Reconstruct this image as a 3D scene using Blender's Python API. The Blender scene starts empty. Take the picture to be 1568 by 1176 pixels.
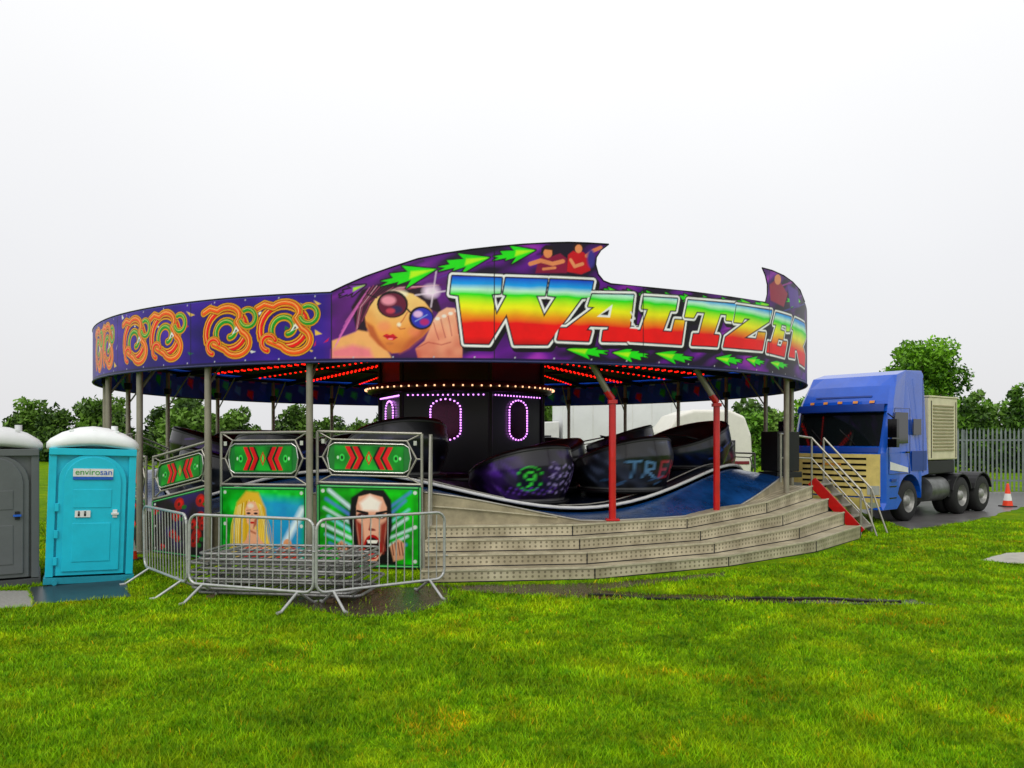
import bpy, bmesh, math, random
import numpy as np
from mathutils import Vector, Matrix
rng=np.random.default_rng(7); random.seed(7)
sin,cos,pi,rad=math.sin,math.cos,math.pi,math.radians
F=1220.0; CAMZ=2.05
scene=bpy.context.scene
# ---------------------------------------------------------------- survey helpers (bearing / level -> world metres)
def G(u,v,z=0.0):
    Y=(CAMZ-z)*F/(v-672.0); return ((u-784)/F*Y, Y)
def lin(c):
    return tuple(((x/255.)/12.92 if x/255.<=.04045 else ((x/255.+.055)/1.055)**2.4) for x in c)
# ---------------------------------------------------------------- materials
def newmat(name):
    m=bpy.data.materials.new(name); m.use_nodes=True
    nt=m.node_tree; return m,nt,nt.nodes['Principled BSDF']
def M(name,rgb,rough=.5,metal=0,var=.18,scale=5,bump=0,emit=0,spec=.5,coat=0):
    m,nt,b=newmat(name); c=lin(rgb)
    b.inputs['Roughness'].default_value=rough; b.inputs['Metallic'].default_value=metal
    b.inputs['Specular IOR Level'].default_value=spec
    b.inputs['Coat Weight'].default_value=coat
    tc=nt.nodes.new('ShaderNodeTexCoord'); n=nt.nodes.new('ShaderNodeTexNoise')
    n.inputs['Scale'].default_value=scale; n.inputs['Detail'].default_value=6; n.inputs['Roughness'].default_value=.65
    nt.links.new(tc.outputs['Object'],n.inputs['Vector'])
    r=nt.nodes.new('ShaderNodeValToRGB'); e=r.color_ramp.elements
    e[0].position=.3; e[1].position=.7
    e[0].color=(*[x*(1-var) for x in c],1); e[1].color=(*[min(1,x*(1+var*.6)) for x in c],1)
    nt.links.new(n.outputs['Fac'],r.inputs['Fac']); nt.links.new(r.outputs['Color'],b.inputs['Base Color'])
    if bump:
        bp=nt.nodes.new('ShaderNodeBump'); bp.inputs['Strength'].default_value=bump; bp.inputs['Distance'].default_value=.02
        n2=nt.nodes.new('ShaderNodeTexNoise'); n2.inputs['Scale'].default_value=scale*6
        nt.links.new(tc.outputs['Object'],n2.inputs['Vector'])
        nt.links.new(n2.outputs['Fac'],bp.inputs['Height']); nt.links.new(bp.outputs['Normal'],b.inputs['Normal'])
    if emit:
        b.inputs['Emission Color'].default_value=(*c,1); b.inputs['Emission Strength'].default_value=emit
    return m
def MV(name,rough=.35,grime=.25,coat=.0,spec=.5):
    m,nt,b=newmat(name)
    a=nt.nodes.new('ShaderNodeAttribute'); a.attribute_name='Col'
    tc=nt.nodes.new('ShaderNodeTexCoord'); n=nt.nodes.new('ShaderNodeTexNoise'); n.inputs['Scale'].default_value=3; n.inputs['Detail'].default_value=8
    nt.links.new(tc.outputs['Object'],n.inputs['Vector'])
    mr=nt.nodes.new('ShaderNodeMapRange'); mr.inputs['From Min'].default_value=.3; mr.inputs['From Max'].default_value=.6
    mr.inputs['To Min'].default_value=1-grime; mr.inputs['To Max'].default_value=1
    nt.links.new(n.outputs['Fac'],mr.inputs['Value'])
    mx=nt.nodes.new('ShaderNodeVectorMath'); mx.operation='SCALE'
    nt.links.new(a.outputs['Color'],mx.inputs[0]); nt.links.new(mr.outputs['Result'],mx.inputs['Scale'])
    nt.links.new(mx.outputs['Vector'],b.inputs['Base Color'])
    b.inputs['Roughness'].default_value=rough; b.inputs['Coat Weight'].default_value=coat; b.inputs['Specular IOR Level'].default_value=spec
    return m
alu=M('aluminium',(172,169,158),.38,.6,.25,4)
galv=M('galvanised_steel',(184,186,184),.42,.5,.25,9)
polem=M('painted_pole',(150,144,128),.42,.35,.25,3)
dark=M('dark_steel',(22,22,26),.5,.2,.3)
black=M('black_rubber',(14,14,15),.75,0,.2,12,.2)
blackg=M('black_gloss',(8,8,11),.12,0,.1)
redp=M('red_paint',(196,12,14),.35,0,.2,4,coat=.3)
bluefloor=M('blue_floor_paint',(18,66,124),.2,0,.6,2.2,.15)
darkfloor=M('dark_floor',(12,20,40),.35,0,.5,3)
roofm=M('roof_tilt_fabric',(20,14,34),.8,0,.3,1)
whitep=M('white_paint',(222,222,220),.4,0,.12,3)
cream=M('cream_paint',(214,206,172),.45,0,.15,3)
redlamp=M('red_lamp',(255,20,10),.5,0,0,emit=2.6)
whitelamp=M('white_lamp',(226,140,255),.5,0,0,emit=3)
yellamp=M('yellow_lamp',(255,190,140),.5,0,0,emit=2)
paintv=MV('airbrushed_enamel',.42,.16,.0,.25)
# ---------------------------------------------------------------- mesh builder
class MB:
    def __init__(s): s.v=[];s.f=[];s.m=[];s.s=[]
    def add(s,vs,fs,mi=0,sm=False):
        o=len(s.v); s.v+=[tuple(x) for x in vs]
        for f in fs: s.f.append([i+o for i in f]); s.m.append(mi); s.s.append(sm)
    def box(s,c,d,mi=0,rz=0,mat=None):
        vs=[]
        for z in(-.5,.5):
            for x,y in((-.5,-.5),(.5,-.5),(.5,.5),(-.5,.5)):
                p=Vector((x*d[0],y*d[1],z*d[2]))
                if mat is not None: p=mat@p
                elif rz: p=Matrix.Rotation(rz,3,'Z')@p
                vs.append((p.x+c[0],p.y+c[1],p.z+c[2]))
        s.add(vs,[(3,2,1,0),(4,5,6,7),(0,1,5,4),(1,2,6,5),(2,3,7,6),(3,0,4,7)],mi)
    def beam(s,a,b,w,h,mi=0):
        a=Vector(a);b=Vector(b);d=(b-a);L=d.length;x=d/L
        up=Vector((0,0,1)) if abs(x.z)<.95 else Vector((0,1,0))
        y=up.cross(x).normalized(); z=x.cross(y)
        s.box((a+b)/2,(L,w,h),mi,mat=Matrix((x,y,z)).transposed())
    def tube(s,a,b,r,mi=0,r2=None,n=8):
        a=Vector(a);b=Vector(b);r2=r if r2 is None else r2
        x=(b-a).normalized(); up=Vector((0,0,1)) if abs(x.z)<.95 else Vector((0,1,0))
        y=up.cross(x).normalized(); z=x.cross(y); vs=[]
        for p,rr in((a,r),(b,r2)):
            for i in range(n):
                t=2*pi*i/n; vs.append(p+y*cos(t)*rr+z*sin(t)*rr)
        fs=[(i,(i+1)%n,n+(i+1)%n,n+i) for i in range(n)]
        s.add(vs,fs,mi,True); s.add(vs,[tuple(range(n))[::-1],tuple(range(n,2*n))],mi)
    def poly(s,pts,r,mi=0,n=8,closed=False):
        k=len(pts)
        for i in range(k if closed else k-1): s.tube(pts[i],pts[(i+1)%k],r,mi,n=n)
    def lathe(s,prof,o,ax='z',mi=0,n=24,sm=True):
        vs=[]
        for r,h in prof:
            for i in range(n):
                t=2*pi*i/n
                if ax=='z': vs.append((o[0]+r*cos(t),o[1]+r*sin(t),o[2]+h))
                else: vs.append((o[0]+r*cos(t),o[1]+h,o[2]+r*sin(t)))
        fs=[]
        for j in range(len(prof)-1):
            for i in range(n): fs.append((j*n+i,j*n+(i+1)%n,(j+1)*n+(i+1)%n,(j+1)*n+i))
        s.add(vs,fs,mi,sm)
    def prismY(s,prof,y0,y1,mi=0):
        n=len(prof); vs=[(x,y0,z) for x,z in prof]+[(x,y1,z) for x,z in prof]
        s.add(vs,[tuple(range(n)),tuple(range(2*n-1,n-1,-1))]+[(i,n+i,n+(i+1)%n,(i+1)%n) for i in range(n)],mi)
    def obj(s,name,mats,parent=None,bevel=0,loc=(0,0,0),rz=0,segs=2,fix=True):
        me=bpy.data.meshes.new(name); me.from_pydata(s.v,[],s.f)
        me.polygons.foreach_set('material_index',s.m); me.polygons.foreach_set('use_smooth',s.s)
        for m in mats: me.materials.append(m)
        if fix:
            bm=bmesh.new(); bm.from_mesh(me); bmesh.ops.recalc_face_normals(bm,faces=bm.faces); bm.to_mesh(me); bm.free()
        me.update(); o=bpy.data.objects.new(name,me); scene.collection.objects.link(o)
        o.location=loc; o.rotation_euler=(0,0,rz)
        if parent: o.parent=parent
        if bevel:
            b=o.modifiers.new('bev','BEVEL'); b.width=bevel; b.segments=segs; b.limit_method='ANGLE'; b.angle_limit=rad(35)
        return o
def empty(name,loc=(0,0,0),rz=0):
    e=bpy.data.objects.new(name,None); scene.collection.objects.link(e); e.location=loc; e.rotation_euler=(0,0,rz); e.empty_display_size=.3; return e
def npmesh(name,V,Fc,mats,col=None,parent=None,uv=None,smooth=False):
    me=bpy.data.meshes.new(name); V=np.asarray(V,np.float32); Fc=np.asarray(Fc,np.int32)
    k=Fc.shape[1]; me.vertices.add(len(V)); me.vertices.foreach_set('co',V.ravel())
    me.loops.add(Fc.size); me.loops.foreach_set('vertex_index',Fc.ravel())
    me.polygons.add(len(Fc)); me.polygons.foreach_set('loop_start',np.arange(len(Fc),dtype=np.int32)*k)
    me.polygons.foreach_set('use_smooth',np.full(len(Fc),smooth))
    me.update(calc_edges=True)
    if col is not None:
        a=me.color_attributes.new('Col','FLOAT_COLOR','POINT')
        c=np.ones((len(V),4),np.float32); c[:,:3]=col; a.data.foreach_set('color',c.ravel())
    for m in mats: me.materials.append(m)
    o=bpy.data.objects.new(name,me); scene.collection.objects.link(o)
    if parent: o.parent=parent
    return o
def vivid(C,sat=1.13,val=1.06):
    l=(C@np.array([.3,.59,.11]))[:,None]; return np.clip((l+(C-l)*sat)*val,0.001,.97)
# ---------------------------------------------------------------- painter
def sdf(P,X,Y,closed=True):
    n=len(P); d=np.full(X.shape,1e9); ins=np.zeros(X.shape,bool)
    for i in range(n if closed else n-1):
        x0,y0=P[i]; x1,y1=P[(i+1)%n]; ex,ey=x1-x0,y1-y0; wx=X-x0; wy=Y-y0
        t=np.clip((wx*ex+wy*ey)/(ex*ex+ey*ey+1e-12),0,1)
        d=np.minimum(d,(wx-ex*t)**2+(wy-ey*t)**2)
        if closed:
            c=((y0>Y)!=(y1>Y)); xi=x0+wy*ex/(ey if abs(ey)>1e-9 else 1e-9); ins^=c&(X<xi)
    d=np.sqrt(d); return np.where(ins,-d,d)
_lat={}
def vn(x,y,sc,seed=0):
    if seed not in _lat: _lat[seed]=np.random.default_rng(seed).random((64,64))
    L=_lat[seed]; x=x*sc; y=y*sc; xi=np.floor(x).astype(int); yi=np.floor(y).astype(int)
    fx=x-xi; fy=y-yi; fx=fx*fx*(3-2*fx); fy=fy*fy*(3-2*fy)
    g=lambda a,b:L[a%64,b%64]
    return (g(xi,yi)*(1-fx)+g(xi+1,yi)*fx)*(1-fy)+(g(xi,yi+1)*(1-fx)+g(xi+1,yi+1)*fx)*fy
class Canvas:
    def __init__(s,S,Z,T=None,aa=.008,base=(0,0,0)):
        s.S=S.ravel(); s.Z=Z.ravel(); s.T=T; s.aa=aa; s.C=np.ones((s.S.size,3))*np.array(lin(base))
    def tr(s,P,closed=True):
        Q=[]
        k=len(P)
        for i in range(k if closed else k-1):
            a=P[i]; b=P[(i+1)%k]; m=max(1,int(math.hypot(b[0]-a[0],b[1]-a[1])/14)) if s.T else 1
            for j in range(m): Q.append((a[0]+(b[0]-a[0])*j/m,a[1]+(b[1]-a[1])*j/m))
        if not closed: Q.append(P[-1])
        return [s.T(*q) for q in Q] if s.T else Q
    def _d(s,Q,marg,closed):
        A=np.array(Q); lo=A.min(0)-marg; hi=A.max(0)+marg
        k=np.nonzero((s.S>lo[0])&(s.S<hi[0])&(s.Z>lo[1])&(s.Z<hi[1]))[0]
        return k,(sdf(Q,s.S[k],s.Z[k],closed) if len(k) else np.zeros(0))
    def _put(s,k,a,col):
        if len(k)==0: return
        c=col(s.S[k],s.Z[k]) if callable(col) else np.array(lin(col))[None]
        a=a[:,None]; s.C[k]=s.C[k]*(1-a)+c*a
    def fill(s,P,col,grow=0,soft=0,alpha=1,off=(0,0)):
        Q=[(q[0]+off[0],q[1]+off[1]) for q in s.tr(P)]; w=max(s.aa,soft)
        k,d=s._d(Q,grow+w*2,True); s._put(k,np.clip(.5-(d-grow)/w,0,1)*alpha,col)
    def line(s,P,w,col,soft=0,alpha=1):
        Q=s.tr(P,False); ww=max(s.aa,soft); k,d=s._d(Q,w+ww*2,False); s._put(k,np.clip(.5-(d-w)/ww,0,1)*alpha,col)
    def ell(s,cx,cy,rx,ry,col,rot=0,**kw):
        P=[]
        for i in range(22):
            t=2*pi*i/22; x,y=rx*cos(t),ry*sin(t); P.append((cx+x*cos(rot)-y*sin(rot),cy+x*sin(rot)+y*cos(rot)))
        s.fill(P,col,**kw)
def mixc(*stops):
    ts=[a for a,_ in stops]; cs=np.array([lin(c) for _,c in stops])
    return lambda t: np.stack([np.interp(t,ts,cs[:,i]) for i in range(3)],1)
# ================================================================ RIDE
ride=empty('waltzer_fairground_ride')
Cd=20.5; CX=Cd*sin(rad(-3.715)); CY=Cd*cos(rad(-3.715)); R=Cd*sin(rad(24.045))
def P(th,r,z=0): t=rad(th); return (CX+r*sin(t),CY-r*cos(t),z)
def board(u,v):
    u=min(max(u,143.2),1235.0); k=(u-784)/F
    a=1+k*k; b=-2*(k*CX+CY); c=CX*CX+CY*CY-R*R
    disc=max(0,b*b-4*a*c); Y=(-b-math.sqrt(disc))/(2*a); X=k*Y
    th=math.atan2(X-CX,CY-Y); return (R*th,CAMZ+(672-v)/F*Y)
ZB=3.24
step=.0125
s0,s1=-10.4,12.2
ss=np.arange(s0,s1,step); zs=np.arange(ZB,5.32,step)
S,Z=np.meshgrid(ss,zs,indexing='ij')
cv=Canvas(S,Z,board,aa=.012)
sw=board(507.5,500)[0]
n1=vn(cv.S,cv.Z,1.3,1); n2=vn(cv.S+cv.Z*.8,cv.Z*2,2.5,2); n3=vn(cv.S-cv.Z*1.5,cv.Z,4,3)
L=cv.S<sw
bgL=mixc((0,(24,12,84)),(.5,(48,24,134)),(1,(84,44,176)))(n1*.6+n2*.4)
bgR=mixc((0,(6,4,12)),(.42,(24,8,40)),(.66,(98,26,140)),(1,(206,80,214)))(np.clip(n1*.35+n3*.45+n2*.3-.06,0,1))
cv.C=np.where(L[:,None],bgL,bgR)
for i in range(40):
    u=random.uniform(515,1225); v=random.uniform(378,545); l=random.uniform(20,60)
    cv.line([(u,v),(u+l,v-l*.35)],random.uniform(.004,.016),random.choice([(150,60,190),(220,90,210),(110,40,150),(80,80,210),(8,4,12)]),soft=.03,alpha=.75)
# --- swirl ribbons
def ribbon(pts,k=1.0,inner=(14,120,44)):
    T=cv.T; cv.T=None
    lo=tuple(int(c*.45) for c in inner)
    for w,c in((.084,(22,4,24)),(.070,(250,176,24)),(.050,lo),(.038,inner)):
        cv.line(pts,w*k,c)
    cv.line([(x-.012,y+.014) for x,y in pts],.006*k,(255,236,150),soft=.012,alpha=.8)
    cv.T=T
def arc(cx,cy,r,a0,a1,sq=1,n=14):
    return [(cx+r*cos(rad(a0+(a1-a0)*i/n))*sq,cy+r*sin(rad(a0+(a1-a0)*i/n))) for i in range(n+1)]
RED=(228,26,20); GRN=(10,150,50); ORG=(240,96,20)
def spiral(cx,cy,r0,r1,a0,turns,sq):
    n=int(26*abs(turns)); return [(cx+(r0+(r1-r0)*i/n)*cos(rad(a0+360*turns*i/n))*sq,cy+(r0+(r1-r0)*i/n)*sin(rad(a0+360*turns*i/n))) for i in range(n+1)]
def swirl(cx,cy,h,flip=1,w=1.0):
    m=lambda pts:[(cx+flip*x*w,cy+y) for x,y in pts]
    a=spiral(-.08,0,h*.46,h*.10,200,-1.75,1.25); k=len(a)//2
    ribbon(m(a[k-1:]),.85,GRN); ribbon(m(a[:k+1]),1.0,RED)
    ribbon(m([(-.66,h*.36),(-.5,h*.43)]+arc(-.1,h*.27,h*.17,140,-40,1.8)+arc(.1,-h*.2,h*.21,60,-150,1.5)+[(-.42,-h*.2)]),.85,ORG)
    ribbon(m(arc(.36,h*.22,h*.15,-160,120,1.2)),.7,GRN)
    ribbon(m(arc(-.42,-h*.24,h*.13,20,260,1.2)),.65,RED)
for q_ in [(306,503),(186,294),(146,178)]:
    ua,ub=q_; zm=(ZB+4.3)/2; a=board(ua,500)[0]; b=board(ub,500)[0]; w=(b-a)
    T=cv.T; cv.T=None
    for q in range(20):
        x=random.uniform(a,b); z=random.uniform(ZB+.1,4.2)
        cv.fill([(x,z),(x+random.uniform(-.1,.1),z+random.uniform(.05,.12)),(x+random.uniform(.02,.12),z+.02)],random.choice([(240,240,230),(220,40,40),(30,110,50),(240,200,90)]),alpha=.9)
    cv.T=T
    swirl(a+w*.73,zm,.92,1,w/2.7); swirl(a+w*.28,zm-.01,.92,1,w/2.7)
    cv.T=None
    for cx in(.31,.76):
        cv.fill([(a+w*cx-.06,zm-.05),(a+w*cx+.02,zm+.07),(a+w*cx+.08,zm)],(245,245,240)); cv.fill([(a+w*cx-.02,zm-.03),(a+w*cx+.02,zm+.03),(a+w*cx+.05,zm)],(30,30,40))
    cv.T=T
swirl(s0+.6,.5*(ZB+4.3),.9,1,1.0)
# --- woman with sunglasses
cv.fill([(508,455),(560,425),(660,400),(700,420),(700,550),(508,550)],(96,36,120),soft=.3,alpha=.7)
b0_=board(560,540); b1_=board(650,440)
skf=mixc((0,(196,98,60)),(.35,(240,160,92)),(.7,(255,206,140)),(1,(255,232,190)))
def skin(s,z):
    t=(z-b0_[1])/(b1_[1]-b0_[1])*.8+ .15*(vn(s,z,6,77)-.5)+.12*(1-abs((s-b0_[0])/(b1_[0]-b0_[0])-.45)*2); return skf(t)
cv.fill([(508,548),(508,522),(530,514),(545,508),(552,500),(585,520),(600,549)],(246,178,120),soft=.03)
cv.fill([(508,548),(508,536),(540,528),(566,534),(572,549)],(236,120,150),soft=.08,alpha=.8)
cv.fill([(545,505),(538,470),(554,444),(598,428),(642,436),(670,458),(678,482),(650,470),(600,455),(570,475),(562,508)],(34,12,30),soft=.03)
for i in range(22): cv.line([(545+i*1.6,506-i*2.4),(549+i*3,472-i*1.6),(572+i*5,441-abs(i-9)*.4)],.005,random.choice([(180,80,120),(244,180,200),(90,30,60),(30,10,20),(210,130,150)]),soft=.015,alpha=.8)
face=[(566,470),(576,456),(592,448),(612,446),(632,450),(650,462),(661,476),(664,490),(659,503),(648,515),(636,524),(626,533),(614,540),(600,541),(588,535),(578,526),(568,514),(561,500),(559,486)]
cv.fill(face,skin,soft=.02)
cv.fill([(560,492),(566,514),(580,529),(600,541),(594,538),(580,518),(572,500)],(176,84,56),soft=.05,alpha=.85)
cv.fill([(648,500),(660,498),(648,516),(626,534),(612,541),(626,520)],(190,96,66),soft=.07,alpha=.8)
cv.ell(588,500,10,8,(240,130,110),soft=.07,alpha=.5); cv.ell(634,508,9,7,(240,130,110),soft=.07,alpha=.5)
cv.ell(608,450,16,6,(255,240,215),soft=.06,alpha=.8)
cv.line([(624,478),(617,490),(609,500),(613,504),(620,503)],.007,(176,90,60),soft=.02); cv.ell(611,497,3,3,(255,236,210),soft=.03)
cv.ell(601,466,24,21,(20,8,14)); cv.ell(601,467,21,18,(96,24,50)); cv.ell(595,460,11,7,(232,150,170),soft=.05); cv.ell(607,474,9,6,(40,34,80),soft=.04); cv.ell(598,476,7,4,(190,70,90),soft=.03)
cv.ell(645,487,19,18,(18,10,30)); cv.ell(646,487,16,15,(50,54,180)); cv.ell(640,481,7,5,(230,190,236),soft=.03); cv.ell(650,493,7,5,(180,50,120),soft=.03); cv.line([(636,492),(654,482)],.006,(150,180,250),soft=.02)
cv.line([(622,472),(630,480)],.014,(20,8,14)); cv.line([(577,456),(560,450)],.010,(20,8,14))
cv.fill([(586,514),(592,511),(597,513),(602,511),(609,517),(602,521),(594,520)],(206,20,54)); cv.line([(587,515),(597,516),(608,517)],.004,(90,4,20)); cv.ell(598,519,4,1.2,(255,150,160),soft=.01)
cv.ell(597,526,6,2,(190,110,70),soft=.03,alpha=.7)
hand=mixc((0,(200,100,86)),(.5,(246,176,146)),(1,(255,226,210)))
cv.fill([(650,522),(658,504),(664,490),(672,478),(684,471),(696,472),(704,482),(708,500),(708,548),(640,549),(636,534)],lambda s,z:hand((z-b0_[1])/(b1_[1]-b0_[1])*.8+.3*vn(s,z,8,78)),soft=.02)
for i in range(4): cv.line([(664+i*11,494+i*-5),(667+i*11,506-i*4),(672+i*10,520-i*3)],.006,(170,70,74),soft=.015)
for i in range(4): cv.ell(670+i*10,488-i*4,3.5,2.5,(255,236,228),soft=.02)
cv.line([(640,532),(656,524),(676,528),(690,524)],.007,(180,84,76),soft=.02)
cv.ell(660,446,12,9,(250,225,250),soft=.10); cv.line([(636,452),(694,444)],.005,(255,235,255),soft=.03); cv.line([(668,415),(660,470)],.005,(255,235,255),soft=.03)
for i in range(7): cv.line([(505+i*3+6,535-i*7),(530+i*6,500-i*10)],.006,(230,120,200),soft=.02,alpha=.7)
# --- green arrows
def arrow(x0,y0,x1,y1,w,c=(70,222,20)):
    dx,dy=x1-x0,y1-y0; l=math.hypot(dx,dy); dx/=l; dy/=l; nx,ny=-dy,dx
    q=lambda a,b:(x0+dx*a*l+nx*b*w,y0+dy*a*l+ny*b*w)
    Pp=[q(1,0),q(.42,-.9),q(.5,-.32),q(.18,-.5),q(.22,-.1),q(0,-.1),q(.12,.12),q(-.02,.3),q(.3,.28),q(.26,.5),q(.52,.38),q(.40,.95)]
    cv.fill(Pp,(20,6,16),grow=.022); cv.fill(Pp,c)
    cv.fill([q(.95,0),q(.55,-.3),q(.5,.25)],(190,250,40),soft=.03)
arrow(584,432,668,412,19); arrow(672,410,750,394,17); arrow(756,394,820,383,15)
arrow(520,452,560,436,9,(120,50,160))
for i in range(9):
    u=920+i*29; v=441+i*2.6
    arrow(u,v+4,u+26,v+5,6.5)
for (a,b,c,d,w) in((930,541,868,535,13),(992,546,938,540,13),(1060,551,1004,541,12),(1136,554,1096,548,10),(1170,556,1143,550,9),(1206,561,1180,555,9)): arrow(a,b,c,d,w)
arrow(1205,458,1226,462,13)
# --- dancers on the crest
cv.fill([(820,418),(824,398),(832,390),(846,392),(858,388),(868,396),(868,418)],(130,24,60),soft=.02); cv.ell(839,386,7,9,(222,140,96)); cv.fill([(829,392),(829,380),(836,375),(846,377),(849,390),(846,392),(845,383),(834,382)],(26,8,12))
cv.line([(812,404),(828,399),(846,404),(862,400)],.032,(224,140,100),soft=.012); cv.line([(832,412),(850,410)],.02,(224,140,100),soft=.01)
cv.fill([(868,416),(870,390),(878,384),(893,386),(902,394),(904,414),(890,420)],(196,30,46),soft=.02); cv.ell(885,379,8,8,(40,14,18)); cv.ell(886,381,5.5,6.5,(226,146,104)); cv.line([(898,392),(908,384),(920,379)],.028,(220,130,96),soft=.012)
cv.line([(874,398),(880,408),(892,404)],.026,(230,150,110),soft=.012); cv.ell(905,396,6,14,(60,50,140),soft=.05)
cv.fill([(1180,460),(1178,436),(1186,430),(1196,434),(1206,450),(1200,470)],(150,50,70),soft=.03); cv.ell(1191,428,5,8,(222,150,110)); cv.fill([(1206,436),(1222,446),(1224,470),(1210,470)],(90,60,150),soft=.04)
# --- WALTZER lettering
LET=dict(
W=[(693,423),(768,426),(766,449),(752,450),(760,484),(777,452),(771,450),(775,426),(838,428),(834,452),(820,452),(833,486),(853,454),(839,452),(843,428),(908,431),(903,455),(890,456),(838,527),(788,527),(776,480),(748,526),(712,525),(703,452),(690,450)],
A=[(907,451),(970,452),(964,503),(976,504),(974,523),(922,522),(924,507),(932,506),(933,499),(903,498),(897,506),(905,507),(901,522),(854,520),(858,503),(868,503),(912,470),(901,469)],
L=[(986,455),(1037,458),(1034,475),(1026,475),(1014,508),(1029,509),(1034,490),(1048,491),(1043,527),(965,522),(968,506),(981,507),(993,473),(983,472)],
T=[(1054,460),(1127,466),(1122,491),(1112,490),(1113,481),(1103,480),(1092,513),(1101,514),(1098,530),(1059,528),(1062,512),(1071,512),(1080,478),(1067,477),(1062,486),(1049,485)],
Z=[(1128,468),(1182,476),(1178,492),(1138,518),(1158,520),(1161,509),(1172,510),(1167,536),(1108,531),(1111,517),(1150,488),(1140,487),(1136,494),(1124,493)],
E=[(1188,479),(1212,486),(1209,507),(1204,507),(1204,498),(1197,496),(1195,506),(1201,508),(1199,520),(1192,518),(1189,530),(1196,532),(1199,523),(1205,524),(1201,546),(1174,539),(1176,524),(1181,525),(1189,497),(1184,496)],
R=[(1217,488),(1232,496),(1234.5,515),(1229,530),(1233,545),(1232,562),(1224,556),(1220,535),(1217,535),(1217,548),(1208,546),(1211,530),(1215,505),(1212,503)])
zt=board(800,425)[1]; zb=board(800,527)[1]
rb=mixc((0,(10,60,200)),(.12,(50,160,240)),(.2,(200,245,220)),(.27,(60,220,30)),(.36,(190,240,10)),(.46,(255,240,0)),(.58,(255,160,0)),(.70,(245,20,0)),(.9,(235,4,4)),(1,(180,0,10)))
grad=lambda s,z: rb((zt-z)/(zt-zb)+.03*(vn(s,z,5,66)-.5))
for k,p in LET.items(): cv.fill(p,(6,3,8),grow=.085,off=(.035,-.04))
for k,p in LET.items():
    cv.fill(p,(4,3,8),grow=.078); cv.fill(p,(250,250,252),grow=.058); cv.fill(p,(16,8,30),grow=.026)
for k,p in LET.items(): cv.fill(p,grad,grow=.004)
cv.fill([(914,485),(934,486),(938,466)],(246,246,250)); cv.fill([(919,482),(931,483),(933,474)],(12,6,16))
cv.line([(966,478),(972,488),(966,490),(974,502)],.012,(240,240,245))
for u in (180,292,507.5,757,985,1178): 
    T=cv.T; x=board(u,500)[0]; cv.T=None; cv.line([(x,ZB),(x,5.3)],.008,(14,10,18)); cv.T=T
cv.T=None; cv.line([(s0,ZB+.02),(s1,ZB+.02)],.022,(20,14,60)); cv.line([(s0,4.29),(sw,4.29)],.014,(70,70,150))
for x in np.arange(s0,s1,.62):
    cv.ell(x,ZB+.055,.012,.012,(190,190,200)); 
    if x<sw: cv.ell(x,4.25,.012,.012,(190,190,200))
cv.T=board
top_px=[(507,447),(530,436),(560,423),(600,409),(640,396),(680,388),(720,382),(760,377.5),(800,374),(840,371.8),(870,371),(900,372),(932,374),(920,383),(913,394),(912,405),(916,420),(924,430),(935,434.5),(1000,441),(1060,447),(1120,455),(1172,463),(1175,450),(1175,436),(1172,422),(1167,410),(1182,414),(1200,422),(1214,432),(1225,444),(1232,462)]
top=[board(*p) for p in top_px]
topline=[(s0,4.3),(sw,4.3)]+top+[(board(1235,500)[0]+.2,4.85),(board(1235,500)[0]+1.0,4.45),(s1,4.3)]
out=topline+[(s1,ZB-.1),(s0,ZB-.1)]
nx,nz=S.shape
sc=S[:-1,:-1]+step/2; zc=Z[:-1,:-1]+step/2
keep=sdf(out,sc.ravel(),zc.ravel()).reshape(sc.shape)<0
idx=np.arange(nx*nz).reshape(nx,nz)
q=np.stack([idx[:-1,:-1],idx[1:,:-1],idx[1:,1:],idx[:-1,1:]],-1)[keep]
used=np.unique(q); remap=np.full(nx*nz,-1); remap[used]=np.arange(len(used)); q=remap[q]
th=cv.S[used]/R
V=np.stack([CX+R*np.sin(th),CY-R*np.cos(th),cv.Z[used]],1)
npmesh('rounding_board_artwork',V,q,[paintv],vivid(cv.C[used]),ride,smooth=True)
# inner face of the rounding boards with hanging drape
ns=240; ringS=np.linspace(0,2*pi,ns*6,endpoint=False); zz=np.linspace(ZB+.003,4.3,30)
A_,Z_=np.meshgrid(ringS,zz,indexing='ij'); c2=Canvas(A_*R,Z_,None,aa=.05)
c2.C=mixc((0,(20,40,130)),(1,(40,90,210)))(vn(c2.S,c2.Z,1.5,5))
for i in range(110):
    x=i*(2*pi*R/110); y=ZB+.30+.11*((i*7)%3-1)
    w=.20; c2.fill([(x,y-.15),(x+w,y-.02),(x+w*.8,y+.14),(x-.04,y+.12)],[(24,190,70),(70,100,250),(240,24,40),(90,160,250),(90,220,150)][i%5])
    c2.line([(x-.05,ZB+.62),(x+.1,ZB+.62)],.03,[(230,30,50),(240,240,240)][i%2])
n=len(ringS); m=len(zz); idx=np.arange(n*m).reshape(n,m); nxt=np.roll(idx,-1,0)
q=np.stack([idx[:,:-1],nxt[:,:-1],nxt[:,1:],idx[:,1:]],-1).reshape(-1,4)
V=np.stack([CX+(R-.035)*np.sin(c2.S/R),CY-(R-.035)*np.cos(c2.S/R),c2.Z],1)
npmesh('rounding_board_inner',V,q,[paintv],vivid(c2.C,1.2,1.2),ride,smooth=True)
a0=s1/R; a1=2*pi+s0/R; mb=MB()
N=120
for i in range(N):
    t0=a0+(a1-a0)*i/N; t1=a0+(a1-a0)*(i+1)/N
    f=lambda t,r,z:(CX+r*sin(t),CY-r*cos(t),z)
    mb.add([f(t0,R,ZB),f(t1,R,ZB),f(t1,R,4.3),f(t0,R,4.3)],[(0,1,2,3)],0,True)
mb.obj('rounding_board_back',[M('purple_enamel',(50,30,120),.4)],ride)
mb=MB()
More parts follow.
